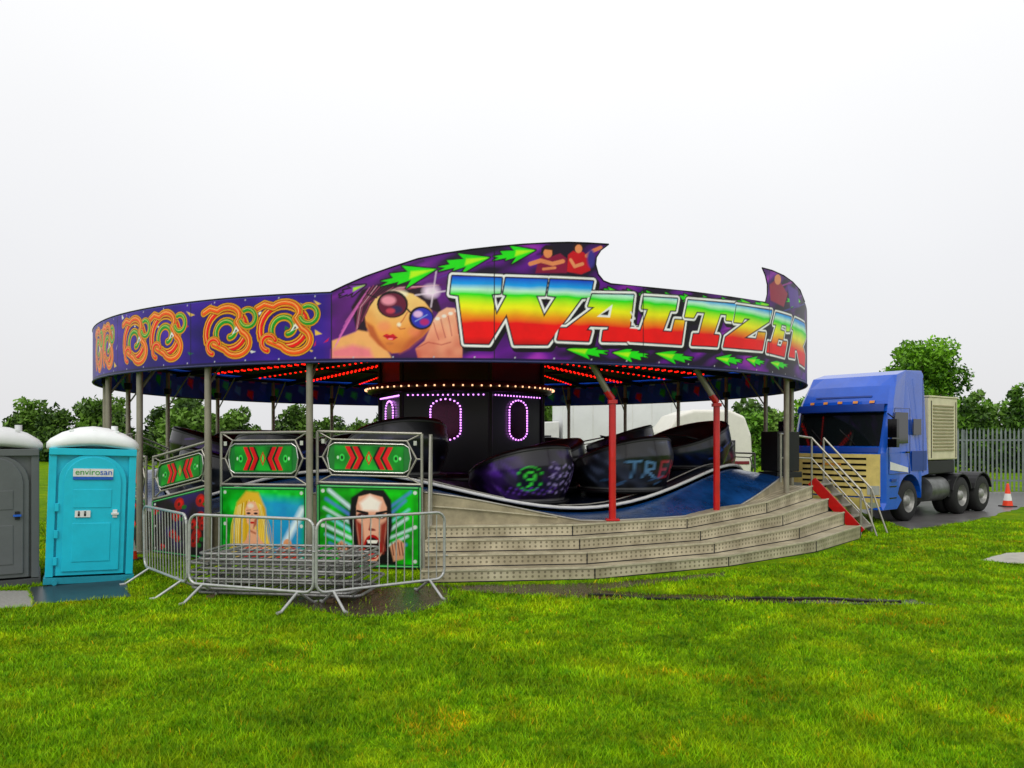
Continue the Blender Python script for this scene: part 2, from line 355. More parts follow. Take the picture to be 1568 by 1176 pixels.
def dens(a,b,z):
    k=max(2,int(abs(b-a)/.4)); return [P(math.degrees((a+(b-a)*i/k)/R),R,z) for i in range(k+1)]
mb.poly(dens(s0,sw,4.3),.012,0,6); mb.poly([P(math.degrees(s/R),R,z) for s,z in [(sw,4.3)]+top],.012,0,6)
mb.poly([P(t,R,ZB-.008) for t in range(0,361,3)],.02,1,6)
mb.obj('board_edging',[dark,M('navy_edging',(30,34,90),.5)],ride)
# roof
zce=lambda r: 4.62-.62*r/R
mb=MB(); N=72
for i in range(N):
    t0=360*i/N; t1=360*(i+1)/N
    mb.add([P(t0,R-.05,zce(R)),P(t1,R-.05,zce(R)),P(t1,.3,zce(.3)),P(t0,.3,zce(.3))],[(0,1,2,3)],0)
mb.add([P(t,.3,zce(.3)) for t in range(0,360,15)],[tuple(range(24))],0)
mb.obj('roof_tilt',[roofm],ride)
mb=MB(); mbl=MB()
zr=lambda r: zce(r)-.16
for i in range(24):
    t=i*15+2
    mb.beam(P(t,1.6,zr(1.6)),P(t,R-.08,zr(R)),.06,.12,0)
    for rr in (3.2,5.2,R-.15): mb.beam(P(t,rr,zr(rr)+.03),P(t+15,rr,zr(rr)+.03),.05,.08,0)
    for rr in np.arange(3.0,7.2,.20):
        z=zr(rr)-.075; c=P(t,rr,z); 
        for o in ((-.06,.06) if i%2 else (0,)):
            mbl.box((c[0]+o*cos(rad(t)),c[1]+o*sin(rad(t)),z),(.045,.045,.035),0)
mb.obj('roof_rafters',[dark],ride,.006)
mbl.obj('rafter_red_lamps',[redlamp],ride)
# poles
mb=MB()
poles=[-13.1,-27,-41,-54]+[-69-15*i for i in range(15)]+[57]
for t in poles:
    mb.tube(P(t,8.16,0),P(t,8.16,3.86),.055,0,n=12)
    mb.box(P(t,8.16,.02),(.25,.25,.04),0,rad(t))
    mb.box(P(t,8.16,3.34),(.14,.14,.16),1,rad(t))
    mb.tube(P(t,8.16,2.9),P(t,7.5,3.84),.02,0,n=6)
mb.obj('canopy_poles',[polem,dark],ride,.004)
mb=MB()
for (t,topp) in ((22.2,(1.27,13.05,3.34)),(39.4,(3.30,14.3,3.30))):
    b=P(t,7.9,.70); e=(b[0],b[1],2.70)
    mb.tube(b,e,.06,0,n=12); mb.tube(e,(e[0]-.1,e[1]-.02,2.84),.06,0,n=12)
    mb.tube((e[0]-.08,e[1]-.02,2.82),topp,.055,1,n=12); mb.box((b[0],b[1],.72),(.22,.22,.03),0)
    mb.box((e[0],e[1],2.66),(.15,.15,.06),0)
mb.obj('entrance_posts',[redp,polem],ride,.004)
# ---- floors
zrim=lambda t: 1.15-.33*cos(rad(5*(t-22)))
zout=lambda t: max(.705,.9-.35*cos(rad(5*(t-30))))
def ringsurf(name,rs,zf,mats,n=180,mi=0):
    mb=MB()
    vs=[];fs=[]
    for i in range(n):
        t=360*i/n
        for j,r in enumerate(rs): vs.append(P(t,r,zf(t,j)))
    k=len(rs)
    for i in range(n):
        for j in range(k-1): fs.append((i*k+j,((i+1)%n)*k+j,((i+1)%n)*k+j+1,i*k+j+1))
    mb.add(vs,fs,mi,True); return mb.obj(name,mats,ride)
ringsurf('revolving_platform',[1.9,3,4,5,6,6.95],lambda t,j:1.1+(zrim(t)-1.1)*j/5,[darkfloor])
ringsurf('gangway_floor',[7.0,7.3,7.6,7.9],lambda t,j:(zrim(t)-.06)+(zout(t)-zrim(t)+.06)*(j/3),[bluefloor])
ringsurf('platform_skirt',[7.0,7.0],lambda t,j:[.2,zrim(t)-.07][j],[darkfloor])
mb=MB()
mb.poly([P(t,6.97,zrim(t)+.02) for t in range(0,361,3)],.032,0,6)
mb.poly([P(t,6.60,zrim(t)+.04) for t in range(0,361,3)],.016,1,6)
mb.poly([P(t,7.9,zout(t)) for t in range(0,361,3)],.018,1,6)
mb.obj('platform_edge_rail',[whitep,alu],ride)
# ---- steps
m_,nt,b=newmat('ribbed_aluminium_step')
uv=nt.nodes.new('ShaderNodeUVMap'); sp=nt.nodes.new('ShaderNodeSeparateXYZ'); nt.links.new(uv.outputs[0],sp.inputs[0])
def mth(op,a,bv=None,c=None):
    n=nt.nodes.new('ShaderNodeMath'); n.operation=op
    for i,x in enumerate((a,bv,c)):
        if x is None: continue
        if isinstance(x,(int,float)): n.inputs[i].default_value=x
        else: nt.links.new(x,n.inputs[i])
    return n.outputs[0]
fu=mth('SUBTRACT',mth('FRACT',mth('MULTIPLY',sp.outputs[0],11)),.5)
fv=mth('MULTIPLY',mth('SUBTRACT',mth('ABSOLUTE',mth('SUBTRACT',sp.outputs[1],.095)),.03),11)
dd=mth('ADD',mth('MULTIPLY',fu,fu),mth('MULTIPLY',fv,fv))
dot=mth('MULTIPLY',mth('LESS_THAN',dd,.04),mth('GREATER_THAN',sp.outputs[1],0))
rib=mth('MULTIPLY',mth('GREATER_THAN',mth('FRACT',mth('MULTIPLY',sp.outputs[1],22)),.6),mth('LESS_THAN',sp.outputs[1],0))
tc=nt.nodes.new('ShaderNodeTexCoord'); nz_=nt.nodes.new('ShaderNodeTexNoise'); nz_.inputs['Scale'].default_value=2.5; nz_.inputs['Detail'].default_value=8
nt.links.new(tc.outputs['Object'],nz_.inputs['Vector'])
rp=nt.nodes.new('ShaderNodeValToRGB'); rp.color_ramp.elements[0].position=.3; rp.color_ramp.elements[1].position=.7
rp.color_ramp.elements[0].color=(*lin((146,136,110)),1); rp.color_ramp.elements[1].color=(*lin((204,194,166)),1)
nt.links.new(nz_.outputs['Fac'],rp.inputs['Fac'])
mx=nt.nodes.new('ShaderNodeMix'); mx.data_type='RGBA'; mx.inputs['B'].default_value=(*lin((84,76,58)),1)
nt.links.new(rp.outputs['Color'],mx.inputs['A']); nt.links.new(mth('ADD',mth('MULTIPLY',dot,.7),mth('MULTIPLY',rib,.5)),mx.inputs['Factor'])
nt.links.new(mx.outputs['Result'],b.inputs['Base Color']); b.inputs['Roughness'].default_value=.4; b.inputs['Metallic'].default_value=.1
stepm=m_
ringsurf('gangway_skirt',[7.9,7.9],lambda t,j:[0,zout(t)-.004][j],[M('skirt_panel',(160,150,122),.45,.1,.4,3)])
AN=[.2,16,32,48.5,64.3]; RO=[9.16,9.2,9.06,9.12,9.42]; HH=[.7,.7,.7,.86,1.06]
sv=[];sf=[];suv=[]
def quad(a,b_,c,d,u0,u1,v0,v1):
    o=len(sv); sv.extend([a,b_,c,d]); sf.append((o,o+1,o+2,o+3)); suv.extend([(u0,v0),(u1,v0),(u1,v1),(u0,v1)])
mbs=MB()
for k in range(4):
    for i in range(4):
        def pt(kk,i_,hz): 
            r=RO[kk]-.31*i_ if i_<4 else 7.75
            return P(AN[kk],r,hz)
        h0=[HH[k]*i/4,HH[k+1]*i/4]; h1=[HH[k]*(i+1)/4,HH[k+1]*(i+1)/4]
        u0=k*2.5; u1=u0+2.5
        quad(pt(k,i,h0[0]),pt(k+1,i,h0[1]),pt(k+1,i,h1[0+1]),pt(k,i,h1[0]),u0,u1,0.001,.175)
        quad(pt(k,i,h1[0]),pt(k+1,i,h1[1]),pt(k+1,i+1,h1[1]),pt(k,i+1,h1[0]),u0,u1,-.31,-.001)
        a=Vector(pt(k,i,h1[0])); c=Vector(pt(k+1,i,h1[1])); mbs.beam(a+Vector((0,-.004,.0)),c+Vector((0,-.004,.0)),.03,.026,0)
        mbs.beam(Vector(pt(k+1,i,h0[1]))+Vector((0,0,.01)),Vector(pt(k+1,i,h1[1])),.016,.016,1)
        a=Vector(pt(k,i,h0[0]+.008)); c=Vector(pt(k+1,i,h0[1]+.008)); mbs.beam(a+Vector((0,-.001,0)),c+Vector((0,-.001,0)),.008,.014,1)
# raked top riser strips against the rising gangway
for t in range(0,15,1):
    mbs.beam(P(t,7.93,zout(t)*.52+.37),P(t+1,7.93,zout(t+1)*.52+.37),.02,.018,0)
for k,sg in((0,1),(4,-1)):
    for i in range(4):
        h=HH[k]*(i+1)/4; r0=RO[k]-.31*i; r1=RO[k]-.31*(i+1) if i<3 else 7.75
        quad(P(AN[k],r0,0),P(AN[k],r1,0),P(AN[k],r1,h),P(AN[k],r0,h),0,.3,.0,.0005)
st=npmesh('entrance_steps',sv,sf,[stepm],None,ride)
ul=st.data.uv_layers.new(name='UVMap'); ul.data.foreach_set('uv',np.array(suv,np.float32).ravel())
mbs.obj('step_nosings',[M('worn_nosing',(196,188,162),.4,.2,.3,8),dark],ride)
# ---- side panels
def panel_art(kind,nx_=190,ny_=150):
    U,Vv=np.meshgrid(np.linspace(0,168,nx_),np.linspace(0,130,ny_),indexing='ij')
    c=Canvas(U,Vv,lambda u,v:(u-480,872-v),aa=1.0)
    n1=vn(c.S,c.Z,.04,11); n2=vn(c.S,c.Z,.12,12)
    if kind=='man':
        c.C=mixc((0,(4,56,14)),(.5,(16,156,36)),(1,(60,220,60)))(n1*.6+n2*.4)
        for sx in(-1,1):
            for i in range(7): c.line([(565+sx*30,850-i*12),(565+sx*(56+random.uniform(0,18)),835-i*14)],random.uniform(1,3),random.choice([(150,220,240),(90,120,210),(220,240,250)]),soft=5,alpha=.9)
        c.fill([(524,872),(520,846),(540,836),(532,800),(536,762),(556,748),(588,748),(600,764),(602,806),(596,838),(612,846),(608,872)],(8,8,10),soft=3)
        c.fill([(544,776),(548,760),(566,755),(586,760),(593,776),(592,812),(588,846),(574,866),(562,866),(550,848),(545,812)],(226,170,144),soft=2)
        c.fill([(550,770),(566,757),(584,768),(580,782),(554,782)],(250,236,224),soft=6)
        c.fill([(543,796),(554,804),(558,850),(550,850)],(140,50,40),soft=5); c.fill([(594,796),(583,804),(580,850),(588,850)],(140,50,40),soft=5)
        for x in(555,583): c.ell(x,790,9.5,5,(60,20,20),soft=3); c.ell(x,791.5,4,2,(240,240,240)); c.ell(x,791.5,1.6,1.9,(10,10,10))
        c.line([(546,783),(562,786)],1.9,(10,8,8)); c.line([(577,786),(592,783)],1.9,(10,8,8))
        c.line([(569,792),(565,812),(574,813)],1.2,(150,70,60),soft=2); c.ell(569,812,5,2,(120,50,44),soft=2); c.line([(568,794),(568,808)],1,(250,220,200),soft=2)
        c.ell(570,840,14,20,(170,20,24),soft=1); c.ell(570,841,11.5,16.5,(30,2,6)); c.ell(570,851,8,6,(210,60,66),soft=2)
        c.fill([(561,829),(579,829),(577,834),(563,834)],(240,236,225)); c.fill([(563,856),(577,856),(575,853),(565,853)],(230,220,205))
        c.line([(553,825),(549,845)],1,(120,40,40),soft=2); c.line([(587,825),(591,845)],1,(120,40,40),soft=2)
        c.fill([(598,838),(612,826),(622,834),(620,858),(604,862)],(206,150,120),soft=3); c.fill([(530,838),(520,830),(512,838),(518,860),(534,860)],(206,150,120),soft=3)
        for i in range(4): c.line([(601+i*5,832),(604+i*5,852)],.8,(110,50,40),soft=1); c.line([(514+i*5,836),(517+i*5,854)],.8,(110,50,40),soft=1)
    elif kind=='woman':
        c.C=mixc((0,(8,70,20)),(.5,(24,166,50)),(1,(80,226,90)))(n1*.6+n2*.4)
        c.fill([(560,760),(640,765),(640,860),(570,866)],(60,150,220),soft=18,alpha=.8); c.line([(600,850),(640,780)],5,(230,245,255),soft=9)
        c.fill([(500,872),(504,812),(514,770),(532,750),(556,752),(570,780),(572,820),(590,872)],(226,184,80),soft=5)
        for i in range(22): c.line([(512+i*2.6,764+abs(i-11)*1.2),(503+i*3.6,810),(499+i*4.2,868)],.7,random.choice([(150,100,30),(255,240,170),(210,160,60),(250,220,120)]),soft=1,alpha=.8)
        c.fill([(530,782),(536,768),(550,768),(558,784),(555,804),(545,818),(534,804)],(240,180,146),soft=2)
        c.fill([(548,800),(556,790),(553,806),(545,817)],(180,100,76),soft=3); c.ell(541,775,6,4,(255,226,204),soft=4)
        c.fill([(538,815),(552,815),(560,832),(580,850),(580,872),(516,872),(518,848),(532,834)],(232,170,138),soft=2); c.line([(540,818),(550,822)],1.5,(170,96,70),soft=3)
        for x in(537,551): c.ell(x,788,4,2,(40,20,30),soft=1.5); c.line([(x-4,783),(x+4,782)],.5,(120,70,40))
        c.ell(544,804,4.5,1.8,(200,20,40)); c.line([(544,790),(542,797)],.5,(180,110,90),soft=1)
        c.fill([(520,872),(524,852),(536,846),(548,854),(562,846),(574,854),(576,872)],(210,24,40),soft=1)
        c.fill([(588,872),(592,848),(612,834),(630,846),(634,872)],(190,60,50),soft=4); c.ell(612,838,8,9,(226,160,120),soft=2)
    else:
        c.C=mixc((0,(6,4,10)),(.5,(30,8,30)),(1,(50,30,110)))(n1)
        for i in range(14):
            x=random.uniform(490,640); y=random.uniform(755,860); r=random.uniform(7,15)
            c.ell(x,y,r,r*.9,(170,14,24),soft=2); c.ell(x+2,y-1,r*.6,r*.5,(230,50,50),soft=3); c.ell(x-1,y+1,r*.3,r*.3,(90,4,14),soft=2); c.ell(x+r,y+r*.6,r*.5,r*.3,(20,110,40),soft=2)
    for e in([(482,744),(646,744)],[(482,870),(646,870)],[(482,744),(482,870)],[(646,744),(646,870)]): c.line(e,3.2,(20,70,36)); c.line(e,.8,(120,220,140))
    for x in(490,638):
        for y in(752,862,807): c.ell(x,y,3,3,(210,220,210)); 
    c.C=vivid(c.C); return c,nx_,ny_
def flat(name,c,nx_,ny_,pa,pb,za0,zb0,za1,zb1,parent,mat=paintv):
    fx=np.repeat(np.linspace(0,1,nx_),ny_); fy=np.tile(np.linspace(0,1,ny_),nx_)
    X=pa[0]+(pb[0]-pa[0])*fx; Y=pa[1]+(pb[1]-pa[1])*fx
    zl=za0+(zb0-za0)*fx; zh=za1+(zb1-za1)*fx; Zv=zl+(zh-zl)*fy
    idx=np.arange(nx_*ny_).reshape(nx_,ny_); q=np.stack([idx[:-1,:-1],idx[1:,:-1],idx[1:,1:],idx[:-1,1:]],-1).reshape(-1,4)
    return npmesh(name,np.stack([X,Y,Zv],1),q,[mat],c.C,parent)
def sign_art(nx_=150,ny_=50):
    U,Vv=np.meshgrid(np.linspace(0,3.2,nx_),np.linspace(0,1,ny_),indexing='ij')
    c=Canvas(U,Vv,None,aa=.03); c.C=mixc((0,(8,90,20)),(1,(30,190,50)))(vn(c.S,c.Z,2,9))
    for sx in(-1,1):
        f=lambda x,y:(1.6+sx*x,y)
        for k,col in((.0,(10,30,14)),(.10,(224,14,24)),(.36,(10,30,14)),(.45,(236,24,34))):
            w=.22
            c.fill([f(.18+k,.5),f(.44+k,.98),f(.44+k+w,.98),f(.18+k+w,.5),f(.44+k+w,.02),f(.44+k,.02)],col)
        c.ell(1.6+sx*1.25,.5,.12,.16,(60,220,80)); c.ell(1.6+sx*1.25,.5,.06,.08,(6,60,20)); c.ell(1.6+sx*1.44,.5,.05,.07,(200,240,200))
    c.fill([(1.6,.2),(1.44,.5),(1.6,.8),(1.76,.5)],(210,10,20)); c.fill([(1.6,.3),(1.52,.5),(1.6,.7),(1.68,.5)],(60,230,80))
    return c,nx_,ny_
chrome=M('chrome_trim',(215,215,210),.22,.9,.15)
def side_panel(kind,ta,tb,la,lb,ha,hb,front=True):
    a=P(ta,7.98); b_=P(tb,7.98); n_=Vector((-(b_[1]-a[1]),(b_[0]-a[0]),0)).normalized()
    if n_.dot(Vector((CX-a[0],CY-a[1],0)))>0: n_=-n_
    L3=lambda f,z,o=0:(a[0]+(b_[0]-a[0])*f+n_.x*o,a[1]+(b_[1]-a[1])*f+n_.y*o,z)
    zl=lambda f:la+(lb-la)*f; zh=lambda f:ha+(hb-ha)*f
    mb=MB()
    if front:
        c,nx_,ny_=panel_art(kind); flat('panel_artwork',c,nx_,ny_,L3(0,0,.03),L3(1,0,.03),.03,.03,la,lb,ride)
    mb.add([L3(0,.02),L3(1,.02),L3(1,zl(1)-.005),L3(0,zl(0)-.005)],[(0,1,2,3)],1)
    r=.024
    for f in(.0,1.): mb.tube(L3(f,0),L3(f,zh(f)),r,0)
    mb.tube(L3(0,zh(0)),L3(1,zh(1)),r,0); mb.tube(L3(0,zl(0)+.03),L3(1,zl(1)+.03),r,0)
    hx=[(.05,.5),(.14,.85),(.86,.85),(.95,.5),(.86,.15),(.14,.15)]
    mz=lambda f,g:zl(f)+.03+(zh(f)-zl(f)-.03)*g
    hp=[L3(f,mz(f,g)) for f,g in hx]; mb.poly(hp,.018,0,6,True)
    for (f,g),(f2,g2) in(((.0,1.),(.14,.85)),((1.,1.),(.86,.85)),((0.,0.),(.14,.15)),((1.,0.),(.86,.15)),((0,.5),(.05,.5)),((1,.5),(.95,.5))):
        mb.tube(L3(f,mz(f,g)),L3(f2,mz(f2,g2)),.014,0,n=6)
    if front:
        c,nx_,ny_=sign_art()
        fa,fb=.17,.83
        oc=[(.12,.28),(.17,.22),(.83,.22),(.88,.28),(.9,.5),(.88,.72),(.83,.78),(.17,.78),(.12,.72),(.10,.5)]
        mb.add([L3(f,mz(f,g),.012) for f,g in oc],[tuple(range(10))],3)
        mb.poly([L3(f,mz(f,g),.02) for f,g in oc],.014,2,6,True)
        flat('arrow_sign',c,nx_,ny_,L3(fa,0,.02),L3(fb,0,.02),mz(fa,.27),mz(fb,.27),mz(fa,.73),mz(fb,.73),ride)
        mb.add([L3(f,mz(f,g),-.012) for f,g in hx],[tuple(range(6))],1)
        for f in(.06,.94): mb.box(L3(f,mz(f,.5)+.25,.02),(.05,.02,.07),2)
    mb.obj('side_panel_frame',[alu,M('panel_back',(12,12,22),.6),chrome,M('sign_green',(10,120,40),.4)],ride)
side_panel('man',-12.8,-.6,1.33,1.30,2.17,2.13)
side_panel('woman',-26.2,-14,1.26,1.28,2.15,2.16)
side_panel('rose',-40,-28,.93,1.25,1.72,2.02)
side_panel('rose',-53,-42,.95,.93,1.75,1.72)
for i in range(14): 
    t=-68-15*i
    side_panel('x',t+1,t+14,zout(t)+.15,zout(t+14)+.15,zout(t)+.95,zout(t+14)+.95,False)
mb=MB()
mb.tube(P(.4,7.99,0),P(.4,7.99,2.12),.03,0); mb.tube(P(.4,8.3,.7),P(.4,8.05,2.1),.02,0); mb.tube(P(.4,9.05,.2),P(.4,9.05,1.0),.02,0)
mb.obj('gate_post',[alu],ride)
# ---- centre drum
mb=MB(); fc=[-67,-7,53,113,173,233]
hexr=2.1
mb.add([P(t+30,hexr,.9) for t in fc]+[P(t+30,hexr,4.2) for t in fc],[(i,(i+1)%6,6+(i+1)%6,6+i) for i in range(6)],0)
for t in fc: mb.tube(P(t+30,hexr+.02,.9),P(t+30,hexr+.02,4.1),.05,1)
mb.lathe([(2.25,0),(2.35,.05),(2.35,.22),(2.2,.26)],(CX,CY,3.14),'z',2,36)
mb.lathe([(1.9,0),(2.6,0),(2.6,.25),(2.1,.3)],(CX,CY,1.0),'z',0,36)
mb.obj('centre_pay_box',[M('centre_dark_panels',(18,8,28),.3,0,.5,2),dark,M('centre_band',(60,14,40),.4)],ride)
mb=MB(); mb2=MB(); mb3=MB()
for t in fc:
    d=hexr*cos(rad(30))+.02; c=Vector(P(t,d+.02,0)); tx=Vector((cos(rad(t)),sin(rad(t)),0))
    pts=[]
    w,h0,h1=.36,2.24,2.74
    for i in range(8): pts.append((-w,h0+(h1-h0)*i/8))
    for i in range(11): a=pi-pi*i/10; pts.append((w*cos(a),h1+.24*sin(a)))
    for i in range(8): pts.append((w,h1-(h1-h0)*(i+1)/8))
    for i in range(1,10): a=-pi*i/10; pts.append((w*cos(a),h0+.22*sin(a)))
    for x,z in pts: p=c+tx*x; mb.box((p.x,p.y,z),(.035,.035,.035),0)
    for x in np.linspace(-.9,.9,16): p=c+tx*x; mb.box((p.x,p.y,3.08),(.03,.03,.03),0)
    mb3.add([tuple(c+tx*x*.9+Vector((0,0,z)))for x,z in pts],[tuple(range(len(pts)))],0)
for i in range(70): mb2.box(P(i*360/70,2.4,3.27),(.035,.035,.035),0)
mb.obj('mirror_lamps',[whitelamp],ride); mb2.obj('ring_lamps',[yellamp],ride); mb3.obj('mirrors',[M('dark_mirror',(70,12,50),.15,.6,.3)],ride)
# ---- cars
def car(th,r,yaw,base,deco=None,dz=0):
    o=P(th,r,zrim(th)*.85+1.1*.15+.02+dz); nphi,nt_=110,46
    Hf=lambda a:.34+.60*(.5+.5*np.cos(a))**.9
    ph=np.linspace(-pi,pi,nphi); t=np.linspace(0,1,nt_)
    PH,T=np.meshgrid(ph,t,indexing='ij')
    Hh=Hf(PH)
    rr=.74+.18*np.sin(np.clip(T*1.25,0,1)*pi*.5)-.10*np.clip(T-.7,0,1)*2*(.5+.5*np.cos(PH)); rr=rr*(1+.12*np.cos(PH)**2)
    Zv=.06+T*Hh
    c=Canvas(PH*.9,Zv,None,aa=.015)
    n1=vn(c.S+th,c.Z,3,21); n2=vn(c.S+c.Z+th,c.Z,7,22); b0=np.array(base)
    c.C=mixc((0,tuple(b0*.08)),(.5,tuple(b0*.26)),(.75,tuple(b0*.7)),(1,tuple(np.minimum(255,b0*1.5))))(n1*.6+n2*.4)
    if deco=='9':
        x0=-.52; z0=.48
        c.ell(x0,z0,.22,.22,(50,220,60)); c.ell(x0,z0,.200,.200,(10,14,30))
        c.line(arc(x0,z0+.05,.068,0,360),.016,(70,240,70)); c.line([(x0+.068,z0+.05),(x0+.062,z0-.03),(x0+.03,z0-.10),(x0-.02,z0-.135)],.018,(70,240,70))
        for i in range(11):
            x=-.2+i*.08; z=.8-random.random()*.15; c.line([(x,z),(x+.07,z-.18),(x-.02,z-.24),(x+.08,z-.5)],.006,(190,170,240),soft=.012)
        for i in range(8):
            x=-.95+i*.12; c.line([(x,.2),(x+.1,.32)],.01,(110,60,190),soft=.02)
    elif deco=='t':
        x=-.68
        for g in ([[(0,.9),(.26,.92)],[(.13,.9),(.1,.5)]],[[(0,.5),(.04,.9),(.2,.86),(.18,.72),(.03,.7),(.22,.5)]],[[(.24,.9),(.04,.9),(.02,.5),(.24,.5)],[(.03,.7),(.2,.7)]],[[(.04,.9),(.0,.5)],[(.25,.9),(.03,.68),(.26,.48)]]):
            for l in g: c.line([(x+a,b*.72-.05) for a,b in l],.044,(8,8,12)); 
            for l in g: c.line([(x+a,b*.72-.05) for a,b in l],.024,(186,44,70) if x>-.1 else (100,150,200))
            x+=.31
        for i in range(12):
            x=random.uniform(-1.3,1.3); z=random.uniform(.12,.3); c.line([(x,z),(x+.15,z+.05)],.012,(70,110,160),soft=.02)
    else:
        for i in range(14):
            x=random.uniform(-2,2); z=random.uniform(.2,.9); c.line([(x,z),(x+.2,z+random.uniform(-.1,.1))],.015,tuple(np.minimum(255,b0*1.5+20)),soft=.03)
    aa=np.linspace(-pi,pi,50)
    c.line([(a*.9,.06+.985*float(Hf(a))) for a in aa],.022,(12,12,14)); c.line([(a*.9,.09) for a in aa],.014,(130,130,130))
    X=rr*np.sin(PH); Y=-rr*np.cos(PH)
    cy,sy=cos(rad(yaw)),sin(rad(yaw))
    def w(X,Y,Zz): return np.stack([(o[0]+X*cy-Y*sy).ravel(),(o[1]+X*sy+Y*cy).ravel(),(o[2]+Zz).ravel()],1)
    idx=np.arange(nphi*nt_).reshape(nphi,nt_); q=np.stack([idx[:-1,:-1],idx[1:,:-1],idx[1:,1:],idx[:-1,1:]],-1).reshape(-1,4)
    npmesh('car_shell',w(X,Y,Zv),q,[carpaint],c.C,ride,smooth=True)
    mb=MB(); k=40; vs=[];fs=[]
    for i in range(k+1):
        a=-pi+2*pi*i/k; h=.06+float(Hf(a)); s_=(1+.12*cos(a)**2); tuck=.06*(.5+.5*cos(a))
        for rj,zj in((.915-tuck,h-.01),(.93-tuck,h+.03),(.88-tuck,h+.085),(.80-tuck,h+.06),(.74-tuck,h-.08),(.64,.40),(.3,.38)):
            rj*=s_; x,y=rj*sin(a),-rj*cos(a); vs.append((o[0]+x*cy-y*sy,o[1]+x*sy+y*cy,o[2]+zj))
    for i in range(k):
        for j in range(6): fs.append((i*7+j,(i+1)*7+j,(i+1)*7+j+1,i*7+j+1))
    mb.add(vs,fs,0,True)
    pr=[(-.75,.1,.6),(-.5,.5,.72),(0,.6,.75),(.5,.5,.72),(.75,.1,.6)]
    mb.poly([(o[0]+x*cy-y*sy,o[1]+x*sy+y*cy,o[2]+z) for x,y,z in pr],.025,1)
    mb.lathe([(.85,0),(.9,.03),(.9,.07),(.5,.08)],o,'z',1,24)
    mb.obj('car_padding',[cushion,dark],ride)
cushion=M('black_vinyl',(14,13,16),.38,0,.2,8); carpaint=MV('car_enamel',.3,.3,.2)
cols=[(60,26,110),(70,80,100),(24,50,120),(110,26,50),(30,70,90),(70,34,130)]
car(14.5,5.95,42,(84,40,150),'9',-.06); car(36,5.95,40,(80,90,120),'t',-.04)
car(24.5,4.5,120,(50,30,70),None,.10)
for k in range(2,15):
    t=15+22.5*k+random.uniform(-2,2); car(t,5.9,t+random.uniform(-70,70),cols[k%6],None,-.05)
car(-7.5,5.9,30,(30,30,60),None,-.05)
# speaker stack, access stair
mb=MB()
mb.box((5.82,17.3,1.78),(.62,.5,.85),0,rad(25)); mb.box((5.82,17.3,1.28),(.7,.58,.12),0,rad(25))
Rm=Matrix.Rotation(rad(25),3,'Z')
for z,r in((1.62,.2),(1.98,.12)):
    vs=[]
    for i in range(20): t=2*pi*i/20; p=Rm@Vector((r*cos(t),-.262,r*sin(t))); vs.append((5.82+p.x,17.3+p.y,z+p.z))
    mb.add(vs,[tuple(range(20))],1)
mb.obj('speaker_cabinet',[M('speaker_black',(16,16,18),.6),M('speaker_grille',(40,40,44),.4,.5)],ride,.01)
mb=MB()
T0=Vector((6.62,17.6,1.12)); B0=Vector((7.42,16.95,0)); pe=Vector((.62,.74,0))
for s_ in(0,.8):
    o=pe*s_; mb.beam(T0+o,B0+o+Vector((0,0,.05)),.04,.22 if s_==0 else .14,0 if s_==0 else 1)
    mb.tube(T0+o+Vector((0,0,-1.1)),T0+o+Vector((0,0,.95)),.024,1); mb.tube(B0+o,B0+o+Vector((0,0,.95)),.024,1)
    mb.tube(T0+o+Vector((0,0,.95)),B0+o+Vector((0,0,.95)),.024,1); mb.tube(T0+o+Vector((0,0,.5)),B0+o+Vector((0,0,.5)),.018,1)
    mb.tube(B0+o+Vector((0,0,.95)),B0+o+Vector((.25,-.2,.0)),.02,1)
for i in range(5):
    c=T0+(B0-T0)*((i+.5)/5)+pe*.4; mb.box((c.x,c.y,c.z+.03),(.26,.74,.03),1,math.atan2(.74,.62)-pi/2)
a=Vector(P(64.8,7.95,1.15)); 
mb.tube(a,a+Vector((0,0,1.0)),.028,1); mb.tube(a+Vector((0,0,1)),T0+Vector((0,0,.95)),.024,1); mb.tube(a+Vector((0,0,.5)),T0+Vector((0,0,.5)),.02,1)
a2=Vector(P(60,7.95,1.15)); mb.tube(a2,a2+Vector((0,0,1.0)),.024,1); mb.tube(a2+Vector((0,0,1)),a+Vector((0,0,1)),.024,1); mb.tube(a2+Vector((0,0,.5)),a+Vector((0,0,.5)),.018,1)
mb.obj('access_stair',[redp,alu],ride,.004)
